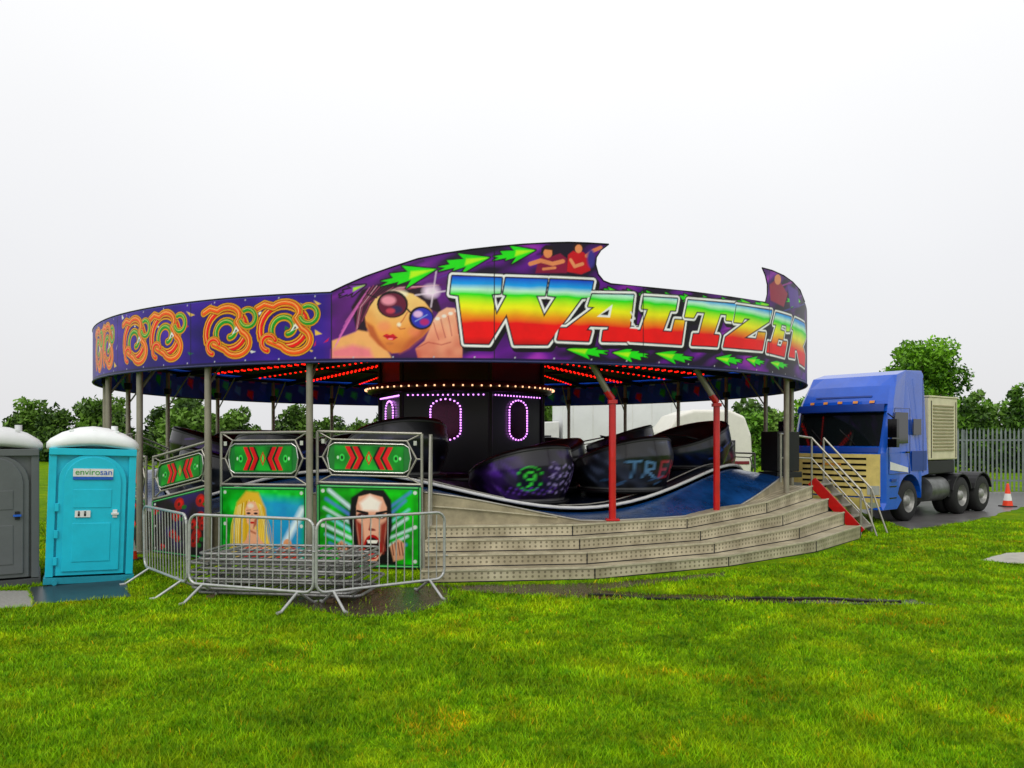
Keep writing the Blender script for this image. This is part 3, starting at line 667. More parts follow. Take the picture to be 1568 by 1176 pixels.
# ================================================================ PORTABLE TOILETS
def toilet(name,loc,rz,rgb,roofrgb,label=True):
    e=empty(name,loc,rz); e.scale=(.97,.97,.94); body=M(name+'_plastic',rgb,.36,0,.12,3); W,D,Hh=1.14,1.14,2.0
    rf=M(name+'_roof',roofrgb,.4,0,.08); dk=M(name+'_dark_plastic',tuple(int(c*.75) for c in rgb),.5)  # darker plastic colour for the base and vent slats
    mb=MB()
    mb.box((0,D/2,.05),(W+.04,D+.04,.10),1)
    mb.box((0,D/2,.12+Hh/2-.05),(W-.08,D-.06,Hh-.1),0)
    for x in(-1,1):
        for y in(.03,D-.03): mb.box((x*(W/2-.05),y,1.06),(.10,.10,1.9),0)
        for k in range(4): mb.box((x*(W/2-.03),.28+k*.2,1.0),(.03,.06,1.5),0)
        for k in range(6): mb.box((x*(W/2-.02),D/2,1.72+k*.035),(.02,.6,.014),1)
        mb.tube((x*(W/2-.12),.0,.03),(x*(W/2-.12),-.06,.03),.04,1)
    mb.box((0,.0,1.98),(W,.10,.1),0)
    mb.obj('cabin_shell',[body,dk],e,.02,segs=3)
    mb=MB()
    arch=[(-.44,.13)]+[(-.44,1.55)]+[(.44*cos(pi-pi*i/14),1.55+.40*sin(pi-pi*i/14)) for i in range(15)]+[(.44,1.55),(.44,.13)]
    mb.prismY(arch,-.035,.02,0)
    arch2=[(x*.84,.19+(z-.13)*.945) for x,z in arch]; mb.prismY(arch2,-.06,-.02,0)
    for z in(.35,.75,1.15): mb.box((-.45,-.05,z),(.05,.03,.12),0)
    mb.box((.0,-.062,.62),(.50,.014,.58),0); mb.box((.0,-.062,1.28),(.50,.014,.28),0)
    mb.obj('door',[body],e,.012,segs=3)
    mb=MB()
    if label:
        mb.box((0,-.072,1.67),(.52,.012,.12),0); mb.box((0,-.072,1.585),(.52,.012,.04),1)
        mb.box((-.12,-.075,1.05),(.2,.012,.1),0)
        for x in(-.17,-.09): mb.lathe([(0,0),(.014,0),(.014,.004),(0,.004)],(x,-.0855,1.08),'y',2,10); mb.box((x,-.083,1.04),(.028,.004,.045),2)
    mb.box((.3,-.068,1.05),(.06,.02,.12),0 if label else 2); mb.box((.3,-.09,1.05),(.1,.03,.03),0 if label else 1)
    mb.obj('door_fittings',[whitep,M('sign_blue',(20,90,190),.4),dark],e,.002)
    if label:
        for txt,x,col,sz in(('enviro',-.235,(60,160,60),.125),('san',.085,(20,90,190),.125)):
            cu=bpy.data.curves.new('label_text','FONT'); cu.body=txt; cu.size=sz; cu.extrude=.002
            o=bpy.data.objects.new('label_text',cu); scene.collection.objects.link(o); o.parent=e; o.location=(x,-.082,1.64); o.rotation_euler=(pi/2,0,0)
            cu.materials.append(M('label_ink',col,.5))
    vs=[];fs=[]; n=16; levels=[(1.06,-.04),(1.09,.0),(1.08,.07),(1.0,.13),(.74,.19),(.35,.235),(.02,.25)]
    for k,(s_,h) in enumerate(levels):
        for i in range(n*4):
            t=2*pi*i/(n*4); c_,s2=cos(t),sin(t); p=6
            rr=1/((abs(c_)**p+abs(s2)**p)**(1/p)); hh=h+(.09*(1-abs(rr*c_)**2) if k<3 else .09*(1-abs(rr*c_*s_)**2))
            vs.append((rr*c_*s_*W/2,D/2+rr*s2*s_*D/2,2.04+hh))
    N=n*4
    for k in range(len(levels)-1):
        for i in range(N): fs.append((k*N+i,k*N+(i+1)%N,(k+1)*N+(i+1)%N,(k+1)*N+i))
    fs.append(tuple(range(N))[::-1]); mb=MB(); mb.add(vs,fs,0,True)
    for x in(-.3,0,.3): mb.beam((x,.12,2.30),(x,D-.12,2.30),.05,.03,0)
    mb.tube((.3,D-.2,2.2),(.3,D-.2,2.40),.05,0)
    mb.obj('domed_roof',[rf],e)
    return e
t1=toilet('portable_toilet',(-6.02,11.35,0),rad(29),(14,190,216),(232,236,236)); t1.rotation_euler=(0,rad(1.8),rad(29))
t2=toilet('portable_toilet',(-7.14,10.95,0),rad(31),(92,96,98),(204,206,206),False)
# ================================================================ BARRIERS
def barrier_geo(mb,L,Mx,feet=True):
    f=lambda x,y,z:tuple(Mx@Vector((x,y,z)))
    z0,z1,c=.2,1.08,.12; pts=[]
    for cx,cz,a in((c,z0+c,180),(L-c,z0+c,270),(L-c,z1-c,0),(c,z1-c,90)):
        for i in range(5): t=rad(a+90*i/4); pts.append(f(cx+c*cos(t),0,cz+c*sin(t)))
    mb.poly(pts,.019,0,8,True)
    n=int(L/.115)
    for i in range(1,n): x=L*i/n; mb.tube(f(x,0,z0),f(x,0,z1),.0075,0,n=5)
    if feet:
        for x in(.22,L-.22):
            mb.tube(f(x,0,z0+.0),f(x-.0,-.33,.015),.018,0); mb.tube(f(x,0,z0+.0),f(x,.33,.015),.018,0)
            mb.tube(f(x,-.33,.015),f(x,-.40,.015),.02,0); mb.tube(f(x,.33,.015),f(x,.40,.015),.02,0)
        mb.tube(f(0,0,.7),f(-.05,0,.7),.01,0); mb.tube(f(L,0,.5),f(L+.05,0,.5),.01,0)
def barrier(p0,p1,tw=0):
    d=Vector(p1)-Vector(p0); mb=MB(); barrier_geo(mb,d.length-.04,Matrix.Identity(4))
    o=mb.obj('crowd_barrier',[galv],None,0,(p0[0],p0[1],0),math.atan2(d.y,d.x)); o.rotation_euler=(rad(tw),0,math.atan2(d.y,d.x))
q0,q1,q2,q3=G(222,888),G(289,917),G(484,934),G(684,908)
barrier(q0,q1,1); barrier(q1,q2,-.8); barrier(q2,q3,.6)
mb=MB()
for k in range(9):
    yaw=random.uniform(-.06,.06)
    Mx=Matrix.Translation((random.uniform(-.12,.12),random.uniform(-.09,.09),.06+k*.062))@Matrix.Rotation(yaw,4,'Z')@Matrix(((1,0,0,0),(0,0,1,0),(0,-1,0,0),(0,0,0,1)))
    barrier_geo(mb,2.2,Mx,False)
    for x in(.3,1.9): mb.beam(Mx@Vector((x,.0,.15)),Mx@Vector((x,.0,.95)),.03,.03,0)
for x in(.3,1.9): mb.box((x,.6,.02),(.1,1.0,.04),1)
mb.obj('crowd_barrier_stack',[M('stack_steel',(150,150,148),.45,.5,.3,9),M('timber_bearer',(90,70,48),.8)],None,0,(-4.18,10.15,0),rad(-9))
# ================================================================ TRAFFIC CONES
def cone(loc,s=1.0):
    e=empty('traffic_cone',loc); mb=MB()
    mb.box((0,0,.02*s),(.38*s,.38*s,.04*s),1)
    mb.lathe([(.15*s,.04*s),(.125*s,.2*s)],(0,0,0),'z',0,20); mb.lathe([(.126*s,.2*s),(.085*s,.42*s)],(0,0,0),'z',2,20); mb.lathe([(.085*s,.42*s),(.035*s,.72*s),(.03*s,.74*s),(.0,.74*s)],(0,0,0),'z',0,20)
    mb.obj('cone_body',[M('cone_orange',(236,60,14),.5),M('cone_base',(40,34,32),.7),whitep],e)
x,y=G(1543,776); cone((x,y,0),.95); x,y=G(199,858); cone((x,y,0),.8)
# ================================================================ TRUCK
tr=empty('tractor_unit_truck',(8.78,18.92,0),rad(38.3))
cabm=M('blue_cab_paint',(6,84,200),.26,0,.14,2,coat=.5); cabd=M('dark_blue_cab_paint',(8,54,140),.35,0,.1)  # second paint is a darker blue for the visor and trim
glass=M('cab_glass',(14,20,22),.06,0,.1,spec=.8); ctrim=M('cream_grille',(226,204,124),.4,0,.2,4)
bow=lambda y:.16*((y-1.25)/1.25)**2
prof=[(.06,.34),(0,.5),(0,1.7),(.06,1.84),(.34,2.80),(.40,2.98),(.62,3.36),(1.0,3.64),(1.5,3.77),(2.35,3.8),(2.42,3.7),(2.42,1.15),(2.04,1.1)]+[(1.4+.62*cos(rad(a)),.55+.62*sin(rad(a))) for a in range(0,181,15)]+[(.76,.34)]
mb=MB(); ys=[0,.1,.35,.7,1.25,1.8,2.15,2.4,2.5]
vs=[]; k=len(prof)
for y in ys:
    for x,z in prof:
        yy=1.25+(y-1.25)*(1-.12*max(0,(z-2.9)/.9)); ed=.06 if y in(0,2.5) else 0
        vs.append((x+(bow(y)+ed if x<.8 and z>.34 else 0),yy,z))
fs=[tuple(range(k)),tuple(range(len(vs)-1,len(vs)-1-k,-1))]
mb.add(vs,fs,0)
for j in range(len(ys)-1):
    for i in range(k): mb.f.append([j*k+i,j*k+(i+1)%k,(j+1)*k+(i+1)%k,(j+1)*k+i]); mb.m.append(0); mb.s.append(False)
mb.obj('cab_body',[cabm],tr,.06,segs=4)
px=[.06,0,0,.06,.34,.40,.62]; pz=[.34,.5,1.7,1.84,2.80,2.98,3.36]
fx=lambda z: float(np.interp(z,pz,px))
mb=MB()
def strip(z0,z1,y0,y1,off,mi,nz=4):
    ny=12; vs=[];fs=[]
    for i in range(ny+1):
        y=y0+(y1-y0)*i/ny
        for j in range(nz+1):
            z=z0+(z1-z0)*j/nz; vs.append((fx(z)+bow(y)-off,y,z))
    for i in range(ny):
        for j in range(nz): fs.append((i*(nz+1)+j,(i+1)*(nz+1)+j,(i+1)*(nz+1)+j+1,i*(nz+1)+j+1))
    mb.add(vs,fs,mi,True)
    for j in(0,nz):
        for i in range(ny):
            a=vs[i*(nz+1)+j]; b2=vs[(i+1)*(nz+1)+j]; mb.add([a,b2,(b2[0]+off,b2[1],b2[2]),(a[0]+off,a[1],a[2])],[(0,1,2,3)],mi)
strip(1.88,2.70,.15,2.35,.018,1)
strip(.66,1.68,.09,2.41,.03,2)
for i in range(6): strip(.84+i*.14,.89+i*.14,.4,2.1,.036,3,1)
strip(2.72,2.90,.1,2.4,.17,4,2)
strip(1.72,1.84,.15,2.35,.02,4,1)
strip(.34,.62,.08,2.42,.07,5,2)
strip(.42,.53,1.0,1.5,.078,6,1)
for y0,y1 in((.1,.38),(2.12,2.4)): strip(.70,.92,y0,y1,.04,6,1); strip(.40,.52,y0+.03,y1-.03,.078,6,1)
strip(3.08,3.12,.5,2.0,.015,4,1); strip(1.40,1.44,1.0,1.5,.05,7,1)
for y in(.4,.8,1.2,1.6,2.0): strip(2.93,2.99,y,y+.12,.03,7,1)
for y in(.7,1.5): mb.beam((fx(1.9)+bow(y)-.04,y,1.9),(fx(2.35)+bow(y+.4)-.04,y+.45,2.28),.02,.02,3)
mb.obj('cab_front',[cabm,glass,ctrim,blackg,cabd,M('bumper_cream',(210,190,110),.5),M('lamp_glass',(200,205,205),.1,.3),M('marker_lamp',(230,150,60),.3)],tr)
mb=MB()
def sp_(pts,y,mi,t=.01): mb.prismY(pts,y-t,y,mi)
sp_([(.44,1.94),(.66,2.70),(1.30,2.70),(1.30,1.94)],-.002,0)
sp_([(1.58,2.15),(1.58,2.55),(2.0,2.55),(2.0,2.15)],-.002,0)
for x0,z0,x1,z1 in((.34,1.2,.34,1.95),(1.40,1.2,1.40,2.80),(.34,1.2,1.40,1.2),(.64,2.80,1.40,2.80),(.34,1.95,.64,2.80),(2.1,1.2,2.1,3.6)): mb.beam((x0,-.004,z0),(x1,-.004,z1),.012,.012,1)
mb.box((1.26,-.02,1.72),(.16,.04,.04),1); mb.box((.55,-.015,1.05),(.25,.03,.06),2)
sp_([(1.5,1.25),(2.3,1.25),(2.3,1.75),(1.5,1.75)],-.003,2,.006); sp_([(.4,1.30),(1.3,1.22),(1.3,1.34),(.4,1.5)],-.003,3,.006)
for z in(.62,.9): mb.box((.55,.06,z),(.34,.14,.03),1)
for ysg in(-.22,2.72):
    mb.box((.12,ysg,2.30),(.12,.22,.44),1); mb.box((.12,ysg,1.95),(.13,.22,.2),1)
    mb.tube((.12,ysg,2.55),(.4,.05 if ysg<0 else 2.45,2.66),.018,1); mb.tube((.12,ysg,1.92),(.36,.05 if ysg<0 else 2.45,1.92),.018,1)
mb.obj('cab_side_fittings',[glass,blackg,cabd,whitep],tr,.012)
mb=MB()
for y in(.72,1.70): mb.box((4.0,y,.92),(5.0,.09,.26),0)
for x in(2.6,3.4,5.1,6.4): mb.box((x,1.25,.92),(.12,1.0,.2),0)
mb.lathe([(0,0),(.32,0),(.32,1.0),(0,1.0)],(0,0,0),'y',1,20)
mb.v[-80:]=[(2.75+v[1],.33+v[0]*.9,.72+v[2]) for v in mb.v[-80:]]
mb.box((3.95,.35,.72),(.35,.5,.45),0)
mb.box((5.1,1.25,1.12),(.9,.9,.06),2); mb.box((5.2,1.25,1.18),(.5,.8,.06),2)
for y in(.33,2.17):
    for xc in(4.45,5.8):
        pts=[(xc+.62*cos(rad(a)),.52+.6*sin(rad(a))) for a in range(15,166,15)]; pin=[(xc+.58*cos(rad(a)),.52+.56*sin(rad(a))) for a in range(165,14,-15)]
        mb.prismY(pts+pin,y-.32,y+.28,0)
mb.box((6.5,1.25,.85),(.06,2.3,.18),0)
for y in(.3,2.2): mb.box((6.54,y,.85),(.03,.4,.12),3)
for i in range(3): mb.tube((2.5+i*.05,.9+i*.15,1.6),(3.4,1.0+i*.15,1.15),.015,3 if i==1 else 0)
mb.obj('chassis',[dark,M('tank_alu',(110,112,110),.4,.6,.4),galv,redp],tr,.01)
mb=MB()
def wheel(x,y,out,Rr=.51):
    s_=1 if out>0 else -1
    mb.lathe([(.28,-.15*s_),(.44,-.15*s_),(.50,-.11*s_),(.51,0),(.50,.11*s_),(.44,.15*s_),(.29,.15*s_)],(x,y,.51),'y',0,32)
    mb.lathe([(.29,.15*s_),(.27,.10*s_),(.25,.02*s_),(.14,.02*s_),(.13,.12*s_),(.08,.15*s_),(0,.15*s_)],(x,y,.51),'y',1,24)
    for i in range(8): t=2*pi*i/8; mb.box((x+.19*cos(t),y+.03*s_,.51+.19*sin(t)),(.03,.03,.03),1)
for x in(1.4,4.45,5.8):
    wheel(x,.17,-1); wheel(x,2.33,1)
    if x>2: wheel(x,.5,-1); wheel(x,2.0,1)
    mb.tube((x,.2,.51),(x,2.3,.51),.07,0)
mb.obj('wheels',[black,M('wheel_steel',(150,150,146),.45,.4,.35,8)],tr)
mb=MB(); mb.box((3.62,1.25,2.32),(1.7,2.2,1.65),0); mb.box((3.6,1.25,1.30),(1.6,2.1,.36),1)
mb.obj('generator_housing',[cream,dark],tr,.03)
mb=MB()
for i in range(14): mb.box((3.6,.14,1.75+i*.09),(1.2,.03,.045),1)
for x in(2.9,4.35): mb.box((x,.145,2.3),(.02,.02,1.5),2)
mb.box((3.62,1.25,3.165),(1.74,2.24,.04),0); mb.tube((4.0,1.6,3.15),(4.0,1.6,3.4),.05,2)
mb.obj('generator_louvres',[cream,M('louvre_dark_cream',(150,140,104),.6),dark],tr,.004)  # slats are a darker cream than the housing
# ================================================================ BACKGROUND VEHICLES
def lorry(loc,rz,boxc,L=6.5,H=3.7):
    e=empty('box_lorry',loc,rz); mb=MB()
    mb.box((L/2,0,(H+1.05)/2),(L,2.45,H-1.05),0); mb.prismY([(-1.9,.5),(-1.95,1.3),(-1.6,2.4),(-1.3,2.75),(-.15,2.8),(-.15,.5)],-1.15,1.15,1)
    mb.obj('lorry_body',[boxc,whitep],e,.05)
    mb=MB(); mb.prismY([(-1.93,1.45),(-1.63,2.35),(-1.66,2.35),(-1.97,1.45)],-1.05,1.05,0); mb.box((-.9,0,1.9),(.8,2.32,.6),0)
    mb.box((2,0,.85),(7.6,.9,.25),1)
    for x in(-1,L-1.5):
        for y in(-1.05,1.05): mb.lathe([(0,-.15),(.46,-.15),(.5,0),(.46,.15),(0,.15)],(x,y,.5),'y',1,20)
    for i in range(6): mb.box((L*(i+.5)/6,-1.23,2.4),(.04,.03,2.5),2)
    mb.obj('lorry_details',[glass,black,whitep],e,.01)
lorry((2.0,35,0),rad(8),M('box_white',(226,228,228),.5,0,.08,1),5.2,3.85)
e=empty('touring_caravan',(7.2,31,0),rad(6)); mb=MB()
pr=[(-1.7,.45),(-1.8,1.4),(-1.6,2.3),(-1.1,2.95),(-.5,3.15),(.9,3.15),(1.5,2.9),(1.75,2.2),(1.8,1.4),(1.7,.45)]
mb.prismY(pr,-1.1,1.1,0); mb.obj('caravan_shell',[M('caravan_white',(228,226,214),.35,0,.06)],e,.12,segs=4)
mb=MB(); mb.box((-.6,-1.11,1.75),(.9,.04,.5),0); mb.box((.7,-1.11,1.75),(.8,.04,.5),0); mb.box((0,-1.11,1.15),(3.3,.03,.12),1); mb.tube((1.7,0,.5),(2.9,0,.45),.05,2)
for y in(-1.0,1.0): mb.lathe([(0,-.1),(.3,-.1),(.34,0),(.3,.1),(0,.1)],(0,y,.34),'y',2,18)
mb.obj('caravan_details',[glass,M('stripe',(120,30,40),.4),black],e,.01)
# ================================================================ PALISADE FENCE
mb=MB(); fa=Vector((12.0,31.5,0)); fb=Vector((40,27.5,0)); L_=(fb-fa).length; d=(fb-fa)/L_
n=int(L_/.155); fr=random.Random(4)
for i in range(n):
    p=fa+d*(i*.155); w=d*.036; o=d.cross(Vector((0,0,1)))*.01; h=fr.uniform(-.015,.015); p=p+o*fr.uniform(-.5,.5)
    a,b2=p-w,p+w
    mb.add([a+Vector((0,0,.05)),p+o+Vector((0,0,.05)),b2+Vector((0,0,.05)),b2+Vector((0,0,2.34+h)),p+o+Vector((0,0,2.48+h)),a+Vector((0,0,2.34+h))],[(0,1,4,5),(1,2,3,4)],0)
for z in(.45,2.0): mb.beam(fa+Vector((0,.03,z)),fb+Vector((0,.03,z)),.04,.06,0)
for i in range(int(L_/2.75)+1):
    p=fa+d*(i*2.75); mb.box((p.x,p.y+.09,1.2),(.1,.06,2.4),0)
mb.obj('palisade_fence',[M('fence_galv',(116,126,124),.55,.2,.3,2)],None,fix=False)
# ================================================================ TREES
leafm=MV('leaf_foliage',.6,.2,0,.25)
bark=M('bark',(70,58,44),.9,0,.3,6,.4)
def leaves(blobs,nper,size,lightc,darkc,g):
    Vs=[];Cs=[]
    for (c,r,tone) in blobs:
        n=int(nper*max(.3,(r[0]*r[2])))
        d=g.normal(size=(n,3)); d/=np.linalg.norm(d,axis=1)[:,None]
        rad_=g.uniform(.25,1.0,n)**.45*(1+.18*np.sin(d[:,0]*7+c[0])*np.cos(d[:,2]*6+c[1]))
        p=np.array(c)+d*np.array(r)*rad_[:,None]
        a=g.normal(size=(n,3)); a/=np.linalg.norm(a,axis=1)[:,None]
        b=np.cross(a,g.normal(size=(n,3))); b/=np.linalg.norm(b,axis=1)[:,None]
        s=size*g.uniform(.5,1.3,n)[:,None]
        Vs.append(np.stack([p-a*s,p-b*s*.5,p+a*s,p+b*s*.5],1).reshape(-1,3))
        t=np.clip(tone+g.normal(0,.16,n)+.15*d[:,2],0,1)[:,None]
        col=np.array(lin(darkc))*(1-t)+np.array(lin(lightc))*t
        Cs.append(np.repeat(col,4,0))
    V=np.concatenate(Vs); C=np.concatenate(Cs); return V,np.arange(len(V)).reshape(-1,4),C
def crown(cx,cy,h,w,base,g,n=12):
    bl=[]
    for i in range(n):
        t=g.uniform(0,1); z=base+(h-base)*(.12+.74*t); ww=w*.5*math.sqrt(max(.1,1-(abs(t-.4)*1.35)**2))*.75
        a=g.uniform(0,2*pi); rr=ww*g.uniform(.3,.95); r=w*g.uniform(.12,.22)
        bl.append(((cx+rr*cos(a),cy+rr*sin(a)*.8,z),(r,r,r*.8),g.uniform(.15,.9)))
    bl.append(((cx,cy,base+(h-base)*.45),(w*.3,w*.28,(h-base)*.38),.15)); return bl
def tree(name,x,y,h,w,base,light,dk,seed,nper=520,size=.14,n=26):
    g=np.random.default_rng(seed); e=empty(name,(0,0,0)); mb=MB()
    mb.tube((x,y,-.1),(x+.1,y,base+.6),w*.045,0,w*.03,10)
    for i in range(9):
        a=i*2.4; z=base+.2+i*.25*(h-base)/4; mb.tube((x+.05,y,min(z,h*.7)),(x+cos(a)*w*.33,y+sin(a)*w*.3,min(z+w*.25,h*.9)),w*.018,0,w*.006,6)
    mb.tube((x+.1,y,base+.5),(x,y,h*.85),w*.03,0,w*.008,8)
    mb.obj('trunk_and_limbs',[bark],e)
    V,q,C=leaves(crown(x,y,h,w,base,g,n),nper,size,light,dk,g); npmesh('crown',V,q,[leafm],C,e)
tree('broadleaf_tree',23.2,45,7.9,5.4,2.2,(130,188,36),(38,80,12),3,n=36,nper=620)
tree('broadleaf_tree',15.3,40,4.4,4.0,.6,(136,190,46),(40,84,16),5,n=20)
tree('broadleaf_tree',12.6,43,3.9,3.6,.5,(120,176,48),(36,76,16),6,n=20)
g=np.random.default_rng(12); bl=[]
mbt=MB()
X=-75
while X<88:
    w=g.uniform(3.4,7.0); Yd=g.uniform(62,76); h=g.uniform(4.4,6.1)
    if X<-25: h+=.5
    if X>28: h+=.5
    b=crown(X,Yd,h,w,.3,g,11); tone=g.uniform(-.25,.3); bl+=[(c,r,min(1,max(0,t+tone))) for c,r,t in b]
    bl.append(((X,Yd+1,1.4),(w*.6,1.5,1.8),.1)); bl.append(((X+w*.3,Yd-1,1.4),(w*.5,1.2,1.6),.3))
    mbt.tube((X,Yd,0),(X,Yd,h*.7),.18,0,.05,6); X+=w*g.uniform(.42,.64)
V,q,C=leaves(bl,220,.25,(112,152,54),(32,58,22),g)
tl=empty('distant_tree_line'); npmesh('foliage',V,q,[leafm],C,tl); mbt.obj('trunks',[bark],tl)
bl=[]; X=26.
g=np.random.default_rng(31)
while X<48:
    w=g.uniform(2.6,5); h=g.uniform(4.6,6.0); Yd=g.uniform(48,54); b=crown(X,Yd,h,w,.2,g,9); bl+=b; bl.append(((X,Yd,1.2),(w*.6,1,1.4),.2)); X+=w*.6
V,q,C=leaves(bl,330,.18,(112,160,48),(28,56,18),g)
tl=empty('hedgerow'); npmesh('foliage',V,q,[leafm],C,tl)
# ================================================================ GROUND & GRASS
def grass_color(nt,b):
    tc=nt.nodes.new('ShaderNodeTexCoord')
    def noise(sc,det=5,r=.6):
        n=nt.nodes.new('ShaderNodeTexNoise'); n.inputs['Scale'].default_value=sc; n.inputs['Detail'].default_value=det; n.inputs['Roughness'].default_value=r
        nt.links.new(tc.outputs['Object'],n.inputs['Vector']); return n.outputs['Fac']
    def ramp(f,st):
        r=nt.nodes.new('ShaderNodeValToRGB'); e=r.color_ramp.elements
        while len(e)<len(st): e.new(.5)
        for i,(p,c) in enumerate(st): e[i].position=p; e[i].color=(*lin(c),1)
        nt.links.new(f,r.inputs['Fac']); return r.outputs['Color']
    def mix(f,a,bb):
        m=nt.nodes.new('ShaderNodeMix'); m.data_type='RGBA'
        if isinstance(f,float): m.inputs['Factor'].default_value=f
        else: nt.links.new(f,m.inputs['Factor'])
        nt.links.new(a,m.inputs['A']); nt.links.new(bb,m.inputs['B']); return m.outputs['Result']
    c1=ramp(noise(.8,7,.7),[(.36,(66,128,0)),(.5,(116,178,0)),(.64,(180,210,2))])
    c2=ramp(noise(9,4,.75),[(.36,(52,112,0)),(.64,(176,208,6))])
    c=mix(.45,c1,c2)
    f=ramp(noise(2.6,7,.75),[(.60,(0,0,0)),(.72,(200,200,200))]); br=ramp(noise(20,2),[(.3,(160,128,14)),(.7,(206,184,24))])
    c=mix(f,c,br)
    return c,noise,tc
gm,nt,b=newmat('grass_field'); c,noise,tc=grass_color(nt,b)
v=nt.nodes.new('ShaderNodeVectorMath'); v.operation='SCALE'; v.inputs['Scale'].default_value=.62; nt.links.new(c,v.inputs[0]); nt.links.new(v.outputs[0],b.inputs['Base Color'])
b.inputs['Roughness'].default_value=.9; b.inputs['Specular IOR Level'].default_value=.05
bp=nt.nodes.new('ShaderNodeBump'); bp.inputs['Strength'].default_value=.9; bp.inputs['Distance'].default_value=.07
nt.links.new(noise(24,4,.7),bp.inputs['Height']); nt.links.new(bp.outputs['Normal'],b.inputs['Normal'])
mb=MB(); S_=900
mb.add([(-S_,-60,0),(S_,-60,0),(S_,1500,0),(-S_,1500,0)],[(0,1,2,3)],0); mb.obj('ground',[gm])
def blob(name,pts,z,mat,jit=.12,seed=0):
    g=random.Random(seed); out=[]
    n=len(pts)
    for i in range(n):
        a=pts[i]; b2=pts[(i+1)%n]; k=max(1,int(math.hypot(b2[0]-a[0],b2[1]-a[1])/.25))
        for j in range(k):
            out.append((a[0]+(b2[0]-a[0])*j/k+g.uniform(-jit,jit),a[1]+(b2[1]-a[1])*j/k+g.uniform(-jit,jit),z))
    mb=MB(); mb.add(out,[tuple(range(len(out)))],0); mb.obj(name,[mat]); return pts
mud=M('wet_mud',(58,46,32),.18,0,.5,4,.6); tar=M('wet_tarmac',(100,98,98),.3,0,.3,2,.2); mat_=M('rubber_mat',(44,52,58),.35,0,.3,4)
holes=[]; softholes=[]
softholes.append(blob('muddy_patch',[G(430,908),G(500,903),G(690,896),G(692,922),G(640,938),G(560,946),G(500,938),G(430,926)],.004,mud,.06,1))
softholes.append(blob('muddy_strip',[G(690,897),G(920,893),G(1110,876),G(1110,882),G(925,904),G(1000,910),G(1230,914),G(1400,919),G(1430,926),G(1230,925),G(930,918),G(700,905)],.005,mud,.04,2))
holes.append(blob('tarmac_road',[G(1395,812),G(1500,795),G(1568,776),(45,26),(45,30),(14,31),(10,24)],.004,tar,.1,3))
holes.append(blob('concrete_slab',[G(1500,858),G(1540,847),G(1680,842),G(1700,860),G(1560,864)],.006,M('concrete',(170,168,158),.7,0,.2,3),.02,4))
holes.append(blob('rubber_mat',[G(42,900),G(192,886),G(200,914),G(50,926)],.006,mat_,.01,5))
holes.append(blob('gravel_pad',[G(-200,905),G(45,905),G(52,930),G(-200,940)],.005,M('gravel',(140,138,132),.8,0,.3,30),.03,6))
mb=MB()
cp=[G(900,912),G(1060,920),G(1230,918),G(1400,924)]
cc=[]
for i in range(len(cp)-1):
    for j in range(10): t=j/10; cc.append((cp[i][0]*(1-t)+cp[i+1][0]*t,cp[i][1]*(1-t)+cp[i+1][1]*t+.05*sin(i*3+j*.8),.016))
mb.poly(cc,.014,0,6); mb.obj('power_cable',[black])
# grass blades (one object)
gbm,nt,b=newmat('grass_blades'); c,noise,tc=grass_color(nt,b)
a=nt.nodes.new('ShaderNodeAttribute'); a.attribute_name='Col'
mm=nt.nodes.new('ShaderNodeVectorMath'); mm.operation='MULTIPLY'; nt.links.new(c,mm.inputs[0]); nt.links.new(a.outputs['Color'],mm.inputs[1])
nt.links.new(mm.outputs[0],b.inputs['Base Color']); b.inputs['Roughness'].default_value=.6; b.inputs['Specular IOR Level'].default_value=.12
g=np.random.default_rng(5); N=580000
uu=g.random(N); y0,y1=4.0,20.0; Yg=y0*(y1/y0)**(uu**.95); Xg=g.uniform(-1,1,N)*(.72*Yg+.8)
ok=((Xg-CX)**2+(Yg-CY)**2>8.3**2)
ang=np.degrees(np.arctan2(Xg-CX,CY-Yg))
ok&=~((np.hypot(Xg-CX,Yg-CY)<9.3)&(ang>0)&(ang<65))
for h_ in holes: ok&=sdf(h_,Xg,Yg)>-.02
for h_ in softholes: ok&=(sdf(h_,Xg,Yg)>g.uniform(-.14,.04,N))|(g.random(N)<.03)
for tx,ty in((-6.3,11.8),(-7.45,11.4)): ok&=np.hypot(Xg-tx,Yg-ty)>.6
Xg=Xg[ok];Yg=Yg[ok];n=len(Xg)
sc_=np.clip(Yg/6,.85,2.6)
clump=vn(Xg,Yg,2.2,41)*.5+vn(Xg,Yg,7,42)*.5
hgt=g.uniform(.016,.05,n)*(.3+1.4*clump); wid=g.uniform(.0022,.0045,n)*sc_
tall=g.random(n)<.012; hgt[tall]*=1.9
an=g.uniform(0,2*pi,n); ln=g.uniform(.2,1.1,n)*hgt; la=g.uniform(0,2*pi,n)
b0=np.stack([Xg-np.cos(an)*wid,Yg-np.sin(an)*wid,np.zeros(n)],1); b1=np.stack([Xg+np.cos(an)*wid,Yg+np.sin(an)*wid,np.zeros(n)],1)
tp=np.stack([Xg+np.cos(la)*ln,Yg+np.sin(la)*ln,hgt],1)
V=np.stack([b0,b1,tp],1).reshape(-1,3); br=g.uniform(.6,1.4,n)*(.6+.75*vn(Xg,Yg,3.3,44))
dryp=.02+.55*np.clip((vn(Xg,Yg,1.9,45)*.6+vn(Xg,Yg,5,46)*.4-.70)*5,0,1)
dry=g.random(n)<dryp
rgb=np.stack([br*g.uniform(.85,1.25,n),br,br*g.uniform(.7,1.3,n)],1); rgb[dry]=rgb[dry]*np.array([2.1,.85,4])
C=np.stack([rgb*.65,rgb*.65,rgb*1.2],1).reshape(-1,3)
npmesh('grass',V,np.arange(3*n).reshape(-1,3),[gbm],C)
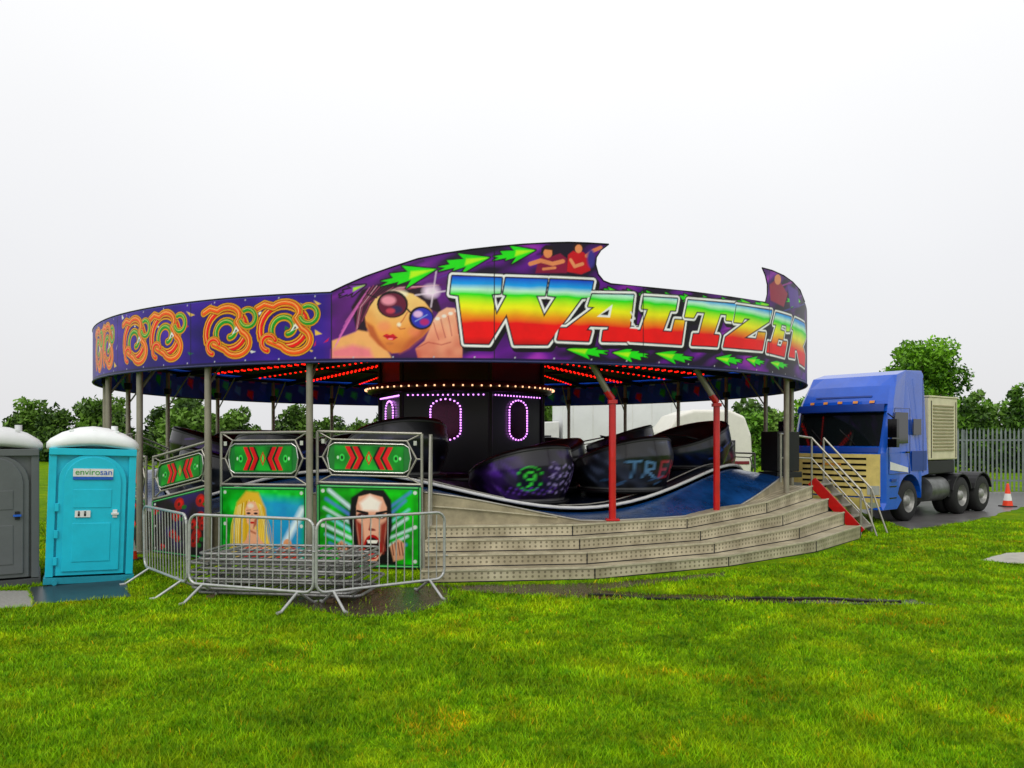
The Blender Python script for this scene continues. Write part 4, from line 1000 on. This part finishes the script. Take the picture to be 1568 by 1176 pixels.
# ================================================================ WORLD, SUN, CAMERA
w=bpy.data.worlds.new('World'); scene.world=w; w.use_nodes=True; nt=w.node_tree; nt.nodes.clear()
out=nt.nodes.new('ShaderNodeOutputWorld'); mixs=nt.nodes.new('ShaderNodeAddShader')
bg=nt.nodes.new('ShaderNodeBackground'); bg.inputs['Strength'].default_value=.01
sky=nt.nodes.new('ShaderNodeTexSky'); sky.sky_type='NISHITA'; sky.sun_disc=False; sky.sun_elevation=rad(45); sky.sun_rotation=rad(200); sky.dust_density=5
nt.links.new(sky.outputs[0],bg.inputs['Color'])
bg2=nt.nodes.new('ShaderNodeBackground'); bg2.inputs['Strength'].default_value=1.0
tc=nt.nodes.new('ShaderNodeTexCoord'); sx=nt.nodes.new('ShaderNodeSeparateXYZ'); nt.links.new(tc.outputs['Generated'],sx.inputs[0])
n=nt.nodes.new('ShaderNodeTexNoise'); n.inputs['Scale'].default_value=1.4; n.inputs['Detail'].default_value=3; nt.links.new(tc.outputs['Generated'],n.inputs['Vector'])
ma=nt.nodes.new('ShaderNodeMath'); ma.operation='MULTIPLY_ADD'; ma.inputs[1].default_value=.25; nt.links.new(n.outputs['Fac'],ma.inputs[0]); nt.links.new(sx.outputs[2],ma.inputs[2])
rp=nt.nodes.new('ShaderNodeValToRGB'); e=rp.color_ramp.elements; e[0].position=.1; e[0].color=(.75,.75,.765,1); e[1].position=.58; e[1].color=(1,1,1,1)
e2=e.new(.34); e2.color=(.85,.85,.865,1)
nt.links.new(ma.outputs[0],rp.inputs['Fac']); nt.links.new(rp.outputs['Color'],bg2.inputs['Color'])
nt.links.new(bg.outputs[0],mixs.inputs[0]); nt.links.new(bg2.outputs[0],mixs.inputs[1]); nt.links.new(mixs.outputs[0],out.inputs['Surface'])
sd=bpy.data.lights.new('sun','SUN'); sd.energy=1.1; sd.angle=rad(30); sd.color=(1,.97,.92); so=bpy.data.objects.new('sun',sd); scene.collection.objects.link(so)
so.rotation_euler=(rad(45),0,rad(-18))
cam=bpy.data.cameras.new('camera'); co=bpy.data.objects.new('camera',cam); scene.collection.objects.link(co)
co.location=(0,0,CAMZ); co.rotation_euler=(rad(90),0,0); cam.sensor_width=36; cam.lens=F/1568*36; cam.shift_y=(672-588)/1568; cam.clip_end=3000
scene.camera=co
scene.view_settings.view_transform='Standard'; scene.view_settings.look='None'; scene.view_settings.exposure=0
